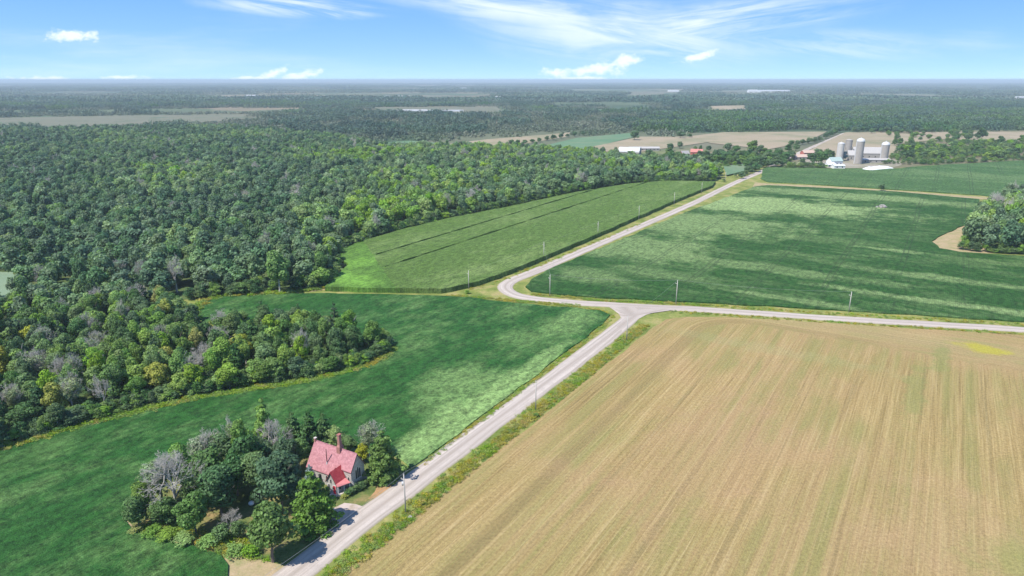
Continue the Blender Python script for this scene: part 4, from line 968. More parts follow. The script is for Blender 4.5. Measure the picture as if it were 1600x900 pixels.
m_scrub = leaf_material('scrub_leaves', (0.085, 0.125, 0.075), (0.13, 0.165, 0.10), (0.18, 0.20, 0.135), 0.1, 0.002)
SCRUB = [blob_mesh('scrub_mesh', 920 + i, 25, 62, (4, 9), (2.4, 4.0), 34, 2.2, m_scrub) for i in range(2)]
BIG = [blob_mesh('big_patch_mesh', 940 + i, 196, 250, (9, 19), (6, 11), 13, 7.5) for i in range(2)]
BIG_S = [blob_mesh('big_scrub_mesh', 950 + i, 81, 250, (5, 11), (5, 9), 13, 6.0, m_scrub) for i in range(1)]
allpool = PATCH + PATCH_D + SCRUB
def far_cover():
    pts, idx = [], []
    poly = [G(-260, 214), G(0, 213), (G(200, 207)), G(380, 206), G(480, 217), G(560, 227), G(590, 236), G(700, 236), G(840, 232), G(960, 214), G(1085, 211), G(1290, 204), G(1330, 205), G(1440, 206), G(1480, 204), G(1900, 204), G(2100, 160), G(-500, 160)]
    P = scatter(poly, 52, 0.3); P = P[in_view(P, 60)]
    m = np.ones(len(P), dtype=bool)
    for w_ in FARW: m &= ~(inside(P, w_) | (edge_dist(P, w_) < 26))
    road_far = [G(1253, 237), G(1320, 208), G(1328, 208), G(1262, 238)]
    m &= ~inside(P, road_far)
    for (x, y) in P[m]:
        px, py = proj(x, y); q = mnoise.noise(Vector((x * 0.0016, y * 0.0026, 4.0))) + 0.4 * mnoise.noise(Vector((x * 0.006, y * 0.006, 9.0)))
        belt = px > 980 + (y - 1100) * 0.05 and 178 < py < 207                     # the dark belt behind the farm
        if belt: k = random.choice((0, 1, 2, 3, 4, 5, 3, 4))
        elif py > 178: k = random.choice((6, 7)) if q > -0.22 and random.random() < 0.75 else random.choice((0, 1, 2, 6))
        else: k = random.choice((0, 1, 2, 3, 4)) if q > 0.08 else (random.choice((6, 7, 6, 7, 2)) if q > -0.2 else None)
        if k is None: continue
        pts.append((x, y, -0.5)); idx.append(k)
    n = len(pts)
    gn_scatter('distant_woods', pts, [(0, 0, random.uniform(0, 6.28)) for _ in pts], [(1, 1, random.uniform(0.8, 1.15)) for _ in pts], idx, allpool, 'dark woods and scrub spreading to the horizon', 'woods')
    poly = [G(-700, 161.5), G(2300, 161.5), G(1900, 130.5), G(-300, 130.5)]
    P = scatter(poly, 215, 0.35); P = P[in_view(P, 60)]; m = np.ones(len(P), dtype=bool)
    for w_ in FARW: m &= ~(inside(P, w_) | (edge_dist(P, w_) < 110))
    pts, idx = [], []
    for (x, y) in P[m]:
        q = mnoise.noise(Vector((x * 0.0005, y * 0.0011, 4.0))) + 0.5 * mnoise.noise(Vector((x * 0.0016, y * 0.003, 9.0)))
        if q < -0.16: continue
        pts.append((x, y, -0.5)); idx.append(2 if q < 0.06 else random.choice((0, 1)))
    gn_scatter('horizon_woods', pts, [(0, 0, random.uniform(0, 6.28)) for _ in pts], [(1, 1, random.uniform(0.8, 1.2)) for _ in pts], idx, BIG + BIG_S, 'hazy woods nearest the horizon', 'woods')
far_cover()

# ---- trees of the farms and field edges, one by one: px base, height, radius
FT = [(1020, 252, 12, 6), (1035, 256, 13, 6), (1048, 252, 14, 6), (1062, 258, 12, 6), (1078, 262, 13, 6), (1092, 258, 15, 6), (1104, 252, 15, 6), (1115, 254, 15, 6.5), (1128, 254, 15, 7), (1141, 254, 15, 7),
      (1154, 254, 15, 7), (1166, 252, 14, 6), (1136, 238, 14, 7), (1150, 240, 13, 6), (1176, 240, 19, 9), (1186, 244, 16, 7), (1196, 254, 14, 6), (1190, 262, 13, 6), (1180, 268, 11, 5), (1168, 272, 10, 5), (1206, 254, 13, 6), (1216, 246, 13, 7),
      (1226, 252, 13, 7), (1236, 250, 13, 6), (1232, 238, 12, 6), (1243, 236, 11, 6), (1062, 232, 11, 5), (1048, 236, 12, 6), (1086, 238, 10, 3), (1094, 238, 11, 3), (1108, 236, 8, 6)]
def place_word(px, py):
    marks = [(820, 'left end of the far hedgerow'), (900, 'the middle of the far hedgerow'), (960, 'the left of the arched barn'), (1000, 'the arched barn'), (1040, 'the right end of the long barn'), (1066, 'the left side of the brick farmhouse'), (1082, 'the brick farmhouse'),
             (1100, 'the red barn'), (1130, 'the lawn right of the red barn'), (1160, 'the middle of the farmyard grove'), (1185, 'the tallest grove tree'), (1215, 'the far road bend'), (1252, 'the tan roofed bungalow'),
             (1290, 'the white farmhouse'), (1320, 'the white silo'), (1360, 'the barn'), (1395, 'the rightmost silo'), (1430, 'the left edge of the scrub'), (1470, 'the left part of the scrub'), (1510, 'the middle of the scrub'), (1550, 'the tall pair of trees'), (1585, 'the right part of the scrub'), (9999, 'the right edge of the photo')]
    return next(w for m_, w in marks if px <= m_)
def farm_trees(spec, group, lab, name='farmyard_tree', near='', pool=None):
    pool = pool or BROAD_MID
    for k, (px, py, h, r) in enumerate(spec):
        x, y = G(px, py); tree(name, random.choice(pool), TRUNK[k % 4], x, y, h, min(r, h * 0.62), (('tall ' if h > 13 else 'small ' if h < 9 else '') + lab.split(' of the ')[0].replace('tall ', '').replace('small ', '') + ' near ' + place_word(px, py)) if len(spec) > 2 else lab, 'tree', group, z=-0.08 * h)
midD = remat(BROAD_MID, m_leaf_dark)
farm_trees(FT, 'farmyard trees left of the silos', 'dark round tree of the farmyard grove left of the silos', pool=midD + BROAD_MID[:1])
rnd = random.Random(41)
farm_trees([(rnd.uniform(1010, 1235), rnd.uniform(244, 262), rnd.uniform(9, 14), rnd.uniform(5, 7.5)) for _ in range(60)] + [(1158 + k * 7, 279 - k * 3.4, rnd.uniform(6, 9), rnd.uniform(4, 5.5)) for k in range(7)], 'farmyard trees left of the silos', 'green tree of the farmyard grove', pool=midD + BROAD_MID[:2])
farm_trees([(1269, 256, 14, 7), (1283, 257, 17, 8.5), (1292, 246, 13, 6), (1253, 257, 8, 4.5), (1278, 248, 14, 7), (1300, 250, 12, 5)], 'trees in front of the silo farm', 'round green tree standing left of the silos by the white house', pool=midD)
farm_trees([(1317, 251, 12, 6.0)], None, 'blue green tree between the white silo and the grey silo', pool=remat(BROAD_MID[:1], m_needle_blue))
farm_trees([(991, 219, 17, 9)], None, 'lone dark tree in the tan field left of the farms', 'field_tree', pool=midD)
farm_trees([(1063, 216, 14, 8), (1077, 215, 8, 5)], 'pair of trees at the tan field edge', 'dark tree on the far edge of the tan field', 'field_tree', pool=midD)
farm_trees([(1533, 221, 24, 9), (1527, 218, 14, 7)], 'pair of tall trees right of the farm', 'tall dark tree standing in the right hand tan field', 'field_tree', pool=midD)
farm_trees([(1377, 298, 7, 3.2)], None, 'small lone tree on the farm track between the green fields', 'field_tree', pool=midD)
rnd = random.Random(77)
sp = [(rnd.uniform(1395, 1590), rnd.uniform(226, 249), rnd.uniform(6, 13), rnd.uniform(4, 8)) for _ in range(62)] + [(rnd.uniform(1520, 1640), rnd.uniform(224, 250), rnd.uniform(10, 15), rnd.uniform(6, 9)) for _ in range(22)]
farm_trees(sp, 'trees of the scrub right of the farm', 'green scrub tree', 'pasture_tree', pool=BROAD_MID + midD[:2] + remat(BROAD_MID[:2], m_leaf_bright))
farm_trees([(rnd.uniform(1385, 1520), rnd.uniform(208, 222), rnd.uniform(6, 11), rnd.uniform(4, 7)) for _ in range(44)], 'scattered trees behind the farm', 'pasture tree behind the silos', 'pasture_tree')
farm_trees([(1332 + k * 9 + rnd.uniform(-3, 3), 205 + rnd.uniform(0, 4), rnd.uniform(8, 14), rnd.uniform(5, 8)) for k in range(16)], 'trees along the foot of the dark belt', 'tree at the foot of the dark belt behind the silos', 'pasture_tree', pool=midD)
farm_trees([(1290 + k * 7, 216 - k * 3 + rnd.uniform(-1, 1), rnd.uniform(10, 14), 6) for k in range(5)] + [(1236 + k * 9, 229 - k * 1.4, rnd.uniform(8, 11), 5.5) for k in range(6)], 'hedgerow beside the far road', 'hedgerow tree beside the road climbing past the farm', 'hedgerow_tree', pool=midD)
farm_trees([(800 + k * 11 + rnd.uniform(-2, 2), 229 - k * 1.7 + rnd.uniform(-0.8, 0.8), rnd.uniform(7, 12), rnd.uniform(4.5, 7)) for k in range(12)], 'hedgerow between the far hay fields', 'hedgerow tree between two far hay fields', 'hedgerow_tree', pool=midD)
farm_trees([(900 + k * 8 + rnd.uniform(-3, 3), 243 + k * 0.9 + rnd.uniform(-1, 1), rnd.uniform(9, 13), rnd.uniform(5, 6)) for k in range(9)], 'trees in front of the long barn', 'dark tree in front of the white long barn', 'farmyard_tree', pool=midD)
for px, py, h, r, lab in [(730, 459, 2.0, 1.8, 'small bright bush beside the bend of the road under the pole'), (1131, 284, 3.5, 2.6, 'dark bush beside the far road'), (1149, 278, 6.0, 3.0, 'small tree like bush at the farm lane'), (838, 651, 1.4, 1.2, 'dark bush at the foot of the second pole')]:
    x, y = G(px, py); shrub(x, y, h, r, lab, SHRUB_B if px == 730 else SHRUB)

# ------------------------------------------------------------------ house
m_roof = None
def roof_material(name, c0, c1, period, axis):
    t = material(name, 0.7, 0.3); o = t.n('ShaderNodeTexCoord').outputs['Object']; s = t.sep(o)
    n = t.noise(o, 1.3, 5, 0.7); f = t.noise(o, 7.0, 3)
    c = t.mix(t.ss(n, 0.35, 0.65), c0, c1)
    if axis:                                                  # courses of shingles, broken by tabs
        row = t.m('FRACT', t.m('DIVIDE', s[2], period)); rid = t.m('FLOOR', t.m('DIVIDE', s[2], period))
        tab = t.n('ShaderNodeTexWhiteNoise', {'noise_dimensions': '2D'}, Vector=t.comb(t.m('FLOOR', t.m('ADD', t.m('MULTIPLY', s[0], 3.0), t.m('MULTIPLY', rid, 0.5))), rid)).outputs[0]
        g = t.m('ADD', 0.84, t.m('MULTIPLY', tab, 0.26)); c = t.mix(1.0, c, t.comb(g, g, g), 'MULTIPLY')
        bump(t, row, 0.02, 0.5)
    g = t.m('ADD', 0.86, t.m('MULTIPLY', f, 0.28)); c = t.mix(1.0, c, t.comb(g, g, g), 'MULTIPLY')
    t.set(t.b, 'Base Color', c); return t.mat
m_roof = roof_material('faded_rose_shingles', (0.36, 0.155, 0.17), (0.45, 0.215, 0.23), 0.18, True)
m_tin = roof_material('painted_red_tin', (0.42, 0.045, 0.055), (0.50, 0.085, 0.085), 0.3, False)
m_tinlight = roof_material('pink_red_tin', (0.55, 0.18, 0.18), (0.60, 0.22, 0.21), 0.3, False)
def stone_material(name, c0, c1, mortar, scale):
    t = material(name, 0.9, 0.15); o = t.n('ShaderNodeTexCoord').outputs['Object']
    v = t.n('ShaderNodeTexVoronoi', {'feature': 'F1'}, Vector=t.vm('MULTIPLY', o, (1, 1, 1.6)), Scale=scale); e = t.n('ShaderNodeTexVoronoi', {'feature': 'DISTANCE_TO_EDGE'}, Vector=t.vm('MULTIPLY', o, (1, 1, 1.6)), Scale=scale).outputs['Distance']
    c = t.mix(t.sep(v.outputs['Color'])[0], c0, c1); c = t.mix(t.m('SUBTRACT', 1.0, t.ss(e, 0.02, 0.09)), c, mortar)
    n = t.noise(o, 0.8, 4); c = t.mix(t.m('MULTIPLY', n, 0.35), c, (0.25, 0.22, 0.18)); t.set(t.b, 'Base Color', c); bump(t, t.ss(e, 0.0, 0.12), 0.04, 0.7); return t.mat
m_stone = stone_material('grey_fieldstone', (0.36, 0.34, 0.31), (0.58, 0.55, 0.51), (0.52, 0.50, 0.46), 2.6)
def brick_material():
    t = material('weathered_red_brick', 0.9, 0.15); o = t.n('ShaderNodeTexCoord').outputs['Object']; s = t.sep(o)
    b = t.n('ShaderNodeTexBrick', None, Vector=t.comb(t.m('ADD', s[0], s[1]), s[2]), Color1=(0.30, 0.10, 0.085, 1), Color2=(0.38, 0.15, 0.12, 1), Mortar=(0.35, 0.27, 0.24, 1), Scale=1.0)
    b.inputs['Brick Width'].default_value = 0.22; b.inputs['Row Height'].default_value = 0.075; b.inputs['Mortar Size'].default_value = 0.01
    t.set(t.b, 'Base Color', b.outputs[0]); return t.mat
m_brick = brick_material()
m_dark = simple('dark_timber', (0.035, 0.03, 0.03), 0.7); m_glass = simple('dark_window_glass', (0.03, 0.035, 0.045), 0.12, 0.6, 0.2)
m_trim = simple('pale_stone_trim', (0.50, 0.47, 0.42), 0.8); m_reddoor = simple('red_painted_door', (0.50, 0.03, 0.045), 0.5); m_white = simple('white_paint', (0.74, 0.74, 0.73), 0.6, 0.3, 0.06)
m_rust = simple('rusty_pipe', (0.13, 0.06, 0.055), 0.7); m_step = simple('concrete_step', (0.52, 0.46, 0.41), 0.9); m_metalgrey = simple('galvanised_metal', (0.45, 0.46, 0.47), 0.45, 0.5)

def build_house():
    HR = 8.5
    A, B = Vector(G(557.7, 709, HR)), Vector(G(492, 687.3, HR)); L = (A - B).length; u = (A - B) / L
    root = empty('stone_house', (B.x, B.y, 0), math.atan2(u.y, u.x)); tag(root, 'stone schoolhouse with a steep rose red roof among trees by the road', 'house')
    S = 1.52
    def Q(uu, v, z): return (uu, -v, z)
    zf = lambda v: HR - S * abs(v)
    # main walls: nave + aisle under the low front eave, as one shell with gables
    w = MB(); e = 0.12
    u0, u1 = 0.3, L - 0.25; vf, vb, vl = 2.15, 2.35, 3.25; ul = 8.3
    top = lambda v: HR - 0.2 - S * abs(v)
    # right gable (visible)
    w.face([Q(u1, vf, 0), Q(u1, -vb, 0), Q(u1, -vb, top(vb)), Q(u1, 0, top(0)), Q(u1, vf, top(vf))])
    w.face([Q(u0, vl, 0), Q(u0, -vb, 0), Q(u0, -vb, top(vb)), Q(u0, 0, top(0)), Q(u0, vl, top(vl))])
    w.face([Q(u0, vl, 0), Q(ul, vl, 0), Q(ul, vl, top(vl)), Q(u0, vl, top(vl))])
    w.face([Q(ul, vl, 0), Q(ul, vf, 0), Q(ul, vf, top(vf)), Q(ul, vl, top(vl))])
    w.face([Q(ul, vf, 0), Q(u1, vf, 0), Q(u1, vf, top(vf)), Q(ul, vf, top(vf))])
    w.face([Q(u0, -vb, 0), Q(u1, -vb, 0), Q(u1, -vb, top(vb)), Q(u0, -vb, top(vb))])
    w.build('wall', m_stone, root)
    # roof: front plane is L shaped, back plane plain; 14 cm thick
    r = MB(); th = (0, 0, -0.16)
    r.prism([Q(0, 0, HR), Q(L, 0, HR), Q(L, 2.4, zf(2.4)), Q(ul - 0.15, 2.4, zf(2.4)), Q(ul - 0.15, 3.5, zf(3.5)), Q(0, 3.5, zf(3.5))], th)
    r.prism([Q(0, 0, HR - 0.001), Q(0, -2.65, zf(2.65)), Q(L, -2.65, zf(2.65)), Q(L, 0, HR - 0.001)], th)
    ro = r.build('roof', m_roof, root)
    cp2 = MB(); cp2.box(-0.02, L + 0.02, -0.09, 0.09, HR - 0.04, HR + 0.05); cp2.build('ridge_cap', m_roof, ro)
    for uu in (0.0, L):                                       # barge boards
        b = MB()
        for v1 in ((2.4 if uu else 3.5), -2.65):
            b.prism([Q(uu - 0.03, 0, HR - 0.17), Q(uu - 0.03, v1, zf(v1) - 0.17), Q(uu - 0.03, v1, zf(v1) - 0.36), Q(uu - 0.03, 0, HR - 0.36)], (0.06, 0, 0))
        b.build('barge_board', m_dark, ro)
    # chimney, tapered, on the ridge
    c = MB(); cu = 7.85
    def frus(mb, x, y, a0, b0, z0, a1, b1, z1):
        P_ = [(x - a0, y - b0, z0), (x + a0, y - b0, z0), (x + a0, y + b0, z0), (x - a0, y + b0, z0)]; Q_ = [(x - a1, y - b1, z1), (x + a1, y - b1, z1), (x + a1, y + b1, z1), (x - a1, y + b1, z1)]
        for k in range(4): mb.face([P_[k], P_[(k + 1) % 4], Q_[(k + 1) % 4], Q_[k]])
        mb.face(Q_)
    frus(c, cu, 0, 0.52, 0.72, 6.8, 0.50, 0.68, 9.0); frus(c, cu, 0, 0.50, 0.68, 9.0, 0.34, 0.40, 9.5); frus(c, cu, 0, 0.34, 0.40, 9.5, 0.31, 0.36, 11.9)
    ch = c.build('chimney', m_brick, root); k = MB(); k.box(cu - 0.40, cu + 0.40, -0.46, 0.46, 11.9, 12.12); k.build('chimney_cap', m_brick, ch)
    c = MB(); c.box(-0.06, 0.42, -0.28, 0.28, HR - 0.6, HR + 0.55); ch = c.build('chimney', m_brick, root); k = MB(); k.box(-0.12, 0.48, -0.34, 0.34, HR + 0.55, HR + 0.68); k.build('chimney_cap', m_step, ch)
    p = MB(); p.tube(Q(5.6, 2.2, zf(2.2) - 0.1), Q(5.6, 2.2, 8.75), 0.11, 0.11, 10); po = p.build('stove_pipe', m_rust, root, True)
    p = MB(); p.tube(Q(5.6, 2.2, zf(2.2) - 0.3), Q(5.6, 2.2, zf(2.2) + 0.3), 0.24, 0.16, 12); p.build('pipe_flashing', m_metalgrey, po)
    # triple lancet in the right gable: stone surround with three pointed lights
    def lancet(x, vc, zb, wd, ht, parent, face_u=True, mat=m_glass, off=0.0):
        pts = [(-wd / 2, 0), (wd / 2, 0), (wd / 2, ht * 0.72)] + [(wd / 2 * math.cos(a) ** 1.0, ht * 0.72 + ht * 0.28 * math.sin(a)) for a in (0.4, 0.8, 1.2)] + [(0, ht)] + [(-wd / 2 * math.cos(a), ht * 0.72 + ht * 0.28 * math.sin(a)) for a in (1.2, 0.8, 0.4)] + [(-wd / 2, ht * 0.72)]
        mb = MB()
        if face_u: mb.prism([Q(x + off, vc + a, zb + b) for a, b in pts], (0.03, 0, 0))
        else: mb.prism([Q(x + a, vc + off, zb + b) for a, b in pts], (0, -0.03, 0))
        return mb
    win = lancet(u1, -0.08, 2.05, 1.95, 3.2, None, True, m_trim, 0.01).build('window', m_trim, root)
    for dv, hh in ((-0.6, 2.35), (0.0, 2.75), (0.6, 2.35)):
        lancet(u1, -0.08 + dv, 2.2, 0.44, hh, None, True, m_glass, 0.05).build('pane', m_glass, win)
    s = MB(); s.box(u1 + 0.0, u1 + 0.16, -1.05 + 0.08, 1.05 + 0.08, 1.9, 2.05); s.build('sill', m_trim, win)
    win = lancet(u1 - 0.8, vf, 1.5, 0.62, 2.0, None, False, m_trim, 0.01).build('window', m_trim, root); lancet(u1 - 0.8, vf, 1.58, 0.42, 1.75, None, False, m_glass, 0.05).build('pane', m_glass, win)
    for uu in (2.2, 4.2, 6.2):
        win = lancet(uu, vl, 0.9, 0.72, 1.8, None, False, m_trim, 0.01).build('window', m_trim, root); lancet(uu, vl, 1.0, 0.5, 1.55, None, False, m_glass, 0.05).build('pane', m_glass, win)
    # two buttresses at the gable corners
    for v1 in (vf - 0.3, -vb):
        b = MB(); y0, y1 = sorted((-v1, -(v1 + 0.32))); b.prism([(u1, y0, 0), (u1 + 0.75, y0, 0), (u1 + 0.7, y0, 1.4), (u1, y0, 2.7)], (0, y1 - y0, 0)); b.build('buttress', m_stone, root)
    # entrance wing: gable facing the drive
    wr, wh, ww, v0, v5 = 9.6, 5.7, 1.38, 2.15, 5.3; SW = 1.68
    w = MB(); tz = lambda du: wh - 0.16 - SW * abs(du)
    w.face([Q(wr - ww, v5, 0), Q(wr + ww, v5, 0), Q(wr + ww, v5, tz(ww)), Q(wr, v5, tz(0)), Q(wr - ww, v5, tz(ww))])
    w.face([Q(wr - ww, v0, 0), Q(wr - ww, v5, 0), Q(wr - ww, v5, tz(ww)), Q(wr - ww, v0, tz(ww))])
    w.face([Q(wr + ww, v0, 0), Q(wr + ww, v5, 0), Q(wr + ww, v5, tz(ww)), Q(wr + ww, v0, tz(ww))])
    wing = w.build('entrance_wing', m_stone, root)
    vin = (HR - wh) / S
    for sgn in (1, -1):
        r = MB(); ex = ww + 0.22; ze = wh - SW * ex; vin2 = (HR - ze) / S
        vin2 = min(vin2, 3.3 if sgn < 0 else 2.5)
        P_ = [Q(wr, vin - 0.1, wh), Q(wr, v5 + 0.22, wh), Q(wr + sgn * ex, v5 + 0.22, ze), Q(wr + sgn * ex, vin2 - 0.1, ze)]
        r.prism(P_, (0, 0, -0.09))
        wrf = r.build('wing_roof', m_tin, root)
        seam = MB(); vv = vin + 0.25
        while vv < v5 + 0.1:
            seam.prism([Q(wr, vv, wh), Q(wr, vv + 0.05, wh), Q(wr + sgn * ex, vv + 0.05, ze), Q(wr + sgn * ex, vv, ze)] if vv > vin2 else [Q(wr, vv, wh), Q(wr, vv + 0.05, wh), Q(wr + sgn * ex * (vv - vin) / (vin2 - vin), vv + 0.05, wh - SW * ex * (vv - vin) / (vin2 - vin)), Q(wr + sgn * ex * (vv - vin) / (vin2 - vin), vv, wh - SW * ex * (vv - vin) / (vin2 - vin))], (0, 0, 0.045)); vv += 0.45
        seam.build('standing_seam', m_tin, wrf)
    b = MB()
    for sgn in (1, -1):
        ex = ww + 0.24; b.prism([Q(wr, v5 + 0.20, wh - 0.1), Q(wr + sgn * ex, v5 + 0.20, wh - SW * ex - 0.1), Q(wr + sgn * ex, v5 + 0.20, wh - SW * ex - 0.34), Q(wr, v5 + 0.20, wh - 0.34)], (0, -0.05, 0))
    b.build('barge_board', m_dark, wing)
    # porch roof over the right side of the wing
    r = MB(); zt = wh - SW * (ww + 0.22) + 0.05
    r.prism([Q(wr + ww + 0.15, v5 + 0.25, zt), Q(wr + ww + 0.15, 2.35, zt), Q(wr + ww + 2.0, 2.75, zt - 0.5), Q(wr + ww + 0.65, v5 + 0.32, zt - 0.5)], (0, 0, -0.1)); pr = r.build('porch_roof', m_tinlight, root)
    for uu, vv in ((wr + ww + 0.6, v5 + 0.1), (wr + ww + 1.2, 4.1), (wr + ww + 1.8, 2.9)):
        k = MB(); k.box(uu - 0.06, uu + 0.06, -vv - 0.06, -vv + 0.06, 0.3, zt - 0.55); k.build('porch_post', m_white, root)
    k = MB(); k.prism([Q(wr + ww + 0.02, v5, 0), Q(wr + ww + 0.75, v5 + 0.15, 0), Q(wr + ww + 2.0, 2.8, 0), Q(wr + ww + 0.02, 2.4, 0)], (0, 0, 0.3)); k.build('porch_floor', m_step, root)
    d_ = MB(); d_.box(wr + 0.42, wr + 1.26, -v5 - 0.06, -v5 - 0.012, 0.3, 2.35); do = d_.build('door', m_reddoor, root)
    k = MB(); k.box(wr + 0.50, wr + 0.56, -v5 - 0.12, -v5 - 0.065, 1.25, 1.31); k.build('handle', m_metalgrey, do)
    f = MB(); f.box(wr + 0.34, wr + 0.418, -v5 - 0.05, -v5 - 0.008, 0.3, 2.43); f.box(wr + 1.262, wr + 1.34, -v5 - 0.05, -v5 - 0.008, 0.3, 2.43); f.box(wr + 0.42, wr + 1.26, -v5 - 0.05, -v5 - 0.008, 2.352, 2.43); f.build('door_frame', m_white, do)
    win = lancet(wr - 0.1, v5, 2.75, 0.5, 1.1, None, False, m_trim, 0.01).build('window', m_trim, root); lancet(wr - 0.1, v5, 2.82, 0.34, 0.95, None, False, m_glass, 0.05).build('pane', m_glass, win)
    win = lancet(wr - 0.75, v5, 1.0, 0.6, 1.5, None, False, m_trim, 0.01).build('window', m_trim, root); lancet(wr - 0.75, v5, 1.08, 0.42, 1.3, None, False, m_glass, 0.05).build('pane', m_glass, win)
    for vv in (3.0, 4.2):
        win = lancet(wr + ww, vv, 1.0, 0.7, 1.4, None, True, m_trim, 0.01).build('window', m_trim, root); lancet(wr + ww, vv, 1.08, 0.5, 1.2, None, True, m_glass, 0.05).build('pane', m_glass, win)
    k = MB(); k.box(wr - 0.1, wr + 1.7, -v5 - 1.5, -v5 - 0.07, 0.0, 0.28); k.build('step', m_step, root); k = MB(); k.box(wr - 0.5, wr + 2.0, -v5 - 2.0, -v5 - 1.502, 0.0, 0.14); k.build('step', m_step, root)
build_house()

# small things on the lot
x, y = G(393, 789); b = MB(); b.lathe((0, 0, 0), [(0.05, 0.0), (0.42, 0.08), (0.62, 0.35), (0.6, 0.62), (0.35, 0.86), (0.02, 0.92)], 16); o = b.build('water_tank', m_white, None, True, (x, y, 0)); tag(o, 'small round white tank on the lawn under the trees', 'tank')
def rock(x, y, s, lab, mat):
    bm = bmesh.new(); bmesh.ops.create_icosphere(bm, subdivisions=2, radius=s)
    for v in bm.verts: v.co *= 1 + 0.25 * mnoise.noise(v.co * (1.6 / s) + Vector((x, y, 0))); v.co.z = v.co.z * 0.6 + s * 0.25
    me = bpy.data.meshes.new('rock'); bm.to_mesh(me); bm.free(); me.materials.append(mat); o = link('rock', me, None, (x, y, 0)); tag(o, lab, 'rock')
m_rock = simple('pale_field_rock', (0.30, 0.28, 0.26), 0.9, 0.1, 0.25)
rock(*G(641, 809), 0.55, 'pale boulder in the weeds beside the nearest pole', m_rock)
root = empty('rock_pile', (*G(1378, 325), 0)); tag(root, 'pale heap of field stones in the middle of the right soybean field', 'rock pile')
for k in range(22):
    bm = bmesh.new(); s = random.uniform(0.6, 1.3); bmesh.ops.create_icosphere(bm, subdivisions=1, radius=s)
    for v in bm.verts: v.co *= 1 + 0.3 * mnoise.noise(v.co * 2 + Vector((k, 0, 0)))
    me = bpy.data.meshes.new('stone'); bm.to_mesh(me); bm.free(); me.materials.append(m_rock); a = random.uniform(0, 6.28); q = random.uniform(0, 1)
    link('stone', me, root, (math.cos(a) * q * 4, math.sin(a) * q * 3, 1.7 * (1 - q) + 0.4))

# ------------------------------------------------------------------ utility poles
m_pole = simple('weathered_grey_pole', (0.42, 0.40, 0.37), 0.85, 0.2, 0.2); m_ins = simple('grey_insulator', (0.5, 0.5, 0.5), 0.3, 0.5); m_wire = simple('aluminium_wire', (0.32, 0.32, 0.33), 0.5)
POLES = [(634, 803, 9.9, 'nearest utility pole with a transformer, in the ditch opposite the house', True),
         (837, 642, 9.4, 'second utility pole along the road, in the weeds by the stubble', False), (979, 532, 9.2, 'utility pole beside the junction at the stubble corner', False),
         (859, 463, 9.6, 'utility pole on the inner side of the road bend', False), (1056, 476, 10.6, 'utility pole beyond the cross road just right of the junction', False),
         (1326, 488, 8.6, 'utility pole farthest right along the cross road', False), (732.5, 452, 8.6, 'utility pole at the corn field corner left of the bend', False),
         (849.5, 405, 9.2, 'first utility pole beside the corn past the bend', False), (934, 369, 8.8, 'second utility pole beside the corn past the bend', False),
         (998, 343, 9.2, 'third utility pole beside the corn past the bend', False), (1053, 321, 9.8, 'fourth utility pole beside the corn past the bend', False),
         (1096, 303, 9.4, 'fifth utility pole at the far end of the corn', False), (1133, 285, 9.6, 'utility pole by the forest end near the farm lane', False)]
tops = []
for px, py, h, lab, tx in POLES:
    x, y = G(px, py); near_ = py > 600; rad = 0.16 if near_ else 0.19
    root = empty('utility_pole', (x, y, 0), -GA); tag(root, lab, 'utility pole', 'poles along the gravel roads')
    p = MB(); p.tube((0, 0, -0.2), (0, 0, h), rad, rad * 0.72, 8); p.build('pole', m_pole, root, True)
    p = MB(); p.box(-0.85, 0.15, -0.06, 0.06, h - 1.5, h - 1.38); p.build('crossarm', m_pole, root)
    for q in ((0, 0, h), (-0.75, 0, h - 1.38)):
        p = MB(); p.tube(q, (q[0], q[1], q[2] + 0.22), 0.07, 0.05, 8); p.build('insulator', m_ins, root, True)
    if tx: p = MB(); p.tube((-0.38, 0, h - 2.9), (-0.38, 0, h - 2.05), 0.23, 0.23, 12); p.tube((-0.38, 0, h - 2.05), (-0.38, 0, h - 1.9), 0.08, 0.05, 8); p.build('transformer', m_metalgrey, root, True)
    tops.append(Vector((x, y, h + 0.2)))
def wire(pa, pb, lab, sag=1.1, r=0.022):
    n = 14; mb = MB(); prev = None
    for k in range(n + 1):
        s = k / n; q = pa.lerp(pb, s) - Vector((0, 0, 4 * sag * s * (1 - s)))
        if prev is not None: mb.tube(prev, q, r, r, 3, cap=False)
        prev = q
    o = mb.build('power_line', m_wire); tag(o, lab, 'power line', 'wires between the utility poles')
order = [(0, 1, 'wire from the nearest pole to the second pole'), (1, 2, 'wire from the second pole to the junction pole'), (2, 4, 'wire crossing the junction'), (4, 3, 'wire from the junction to the bend pole'), (4, 5, 'wire along the cross road'),
         (3, 7, 'wire over the bend to the corn poles'), (6, 7, 'wire from the corn corner pole'), (7, 8, 'first wire along the corn'), (8, 9, 'second wire along the corn'), (9, 10, 'third wire along the corn'), (10, 11, 'fourth wire along the corn'), (11, 12, 'last wire towards the farm')]
for a_, b_, lab in order: wire(tops[a_], tops[b_], lab)
wire(tops[0], tops[0] + (tops[0] - tops[1]) * 0.9, 'wire leading from the nearest pole towards the viewer')

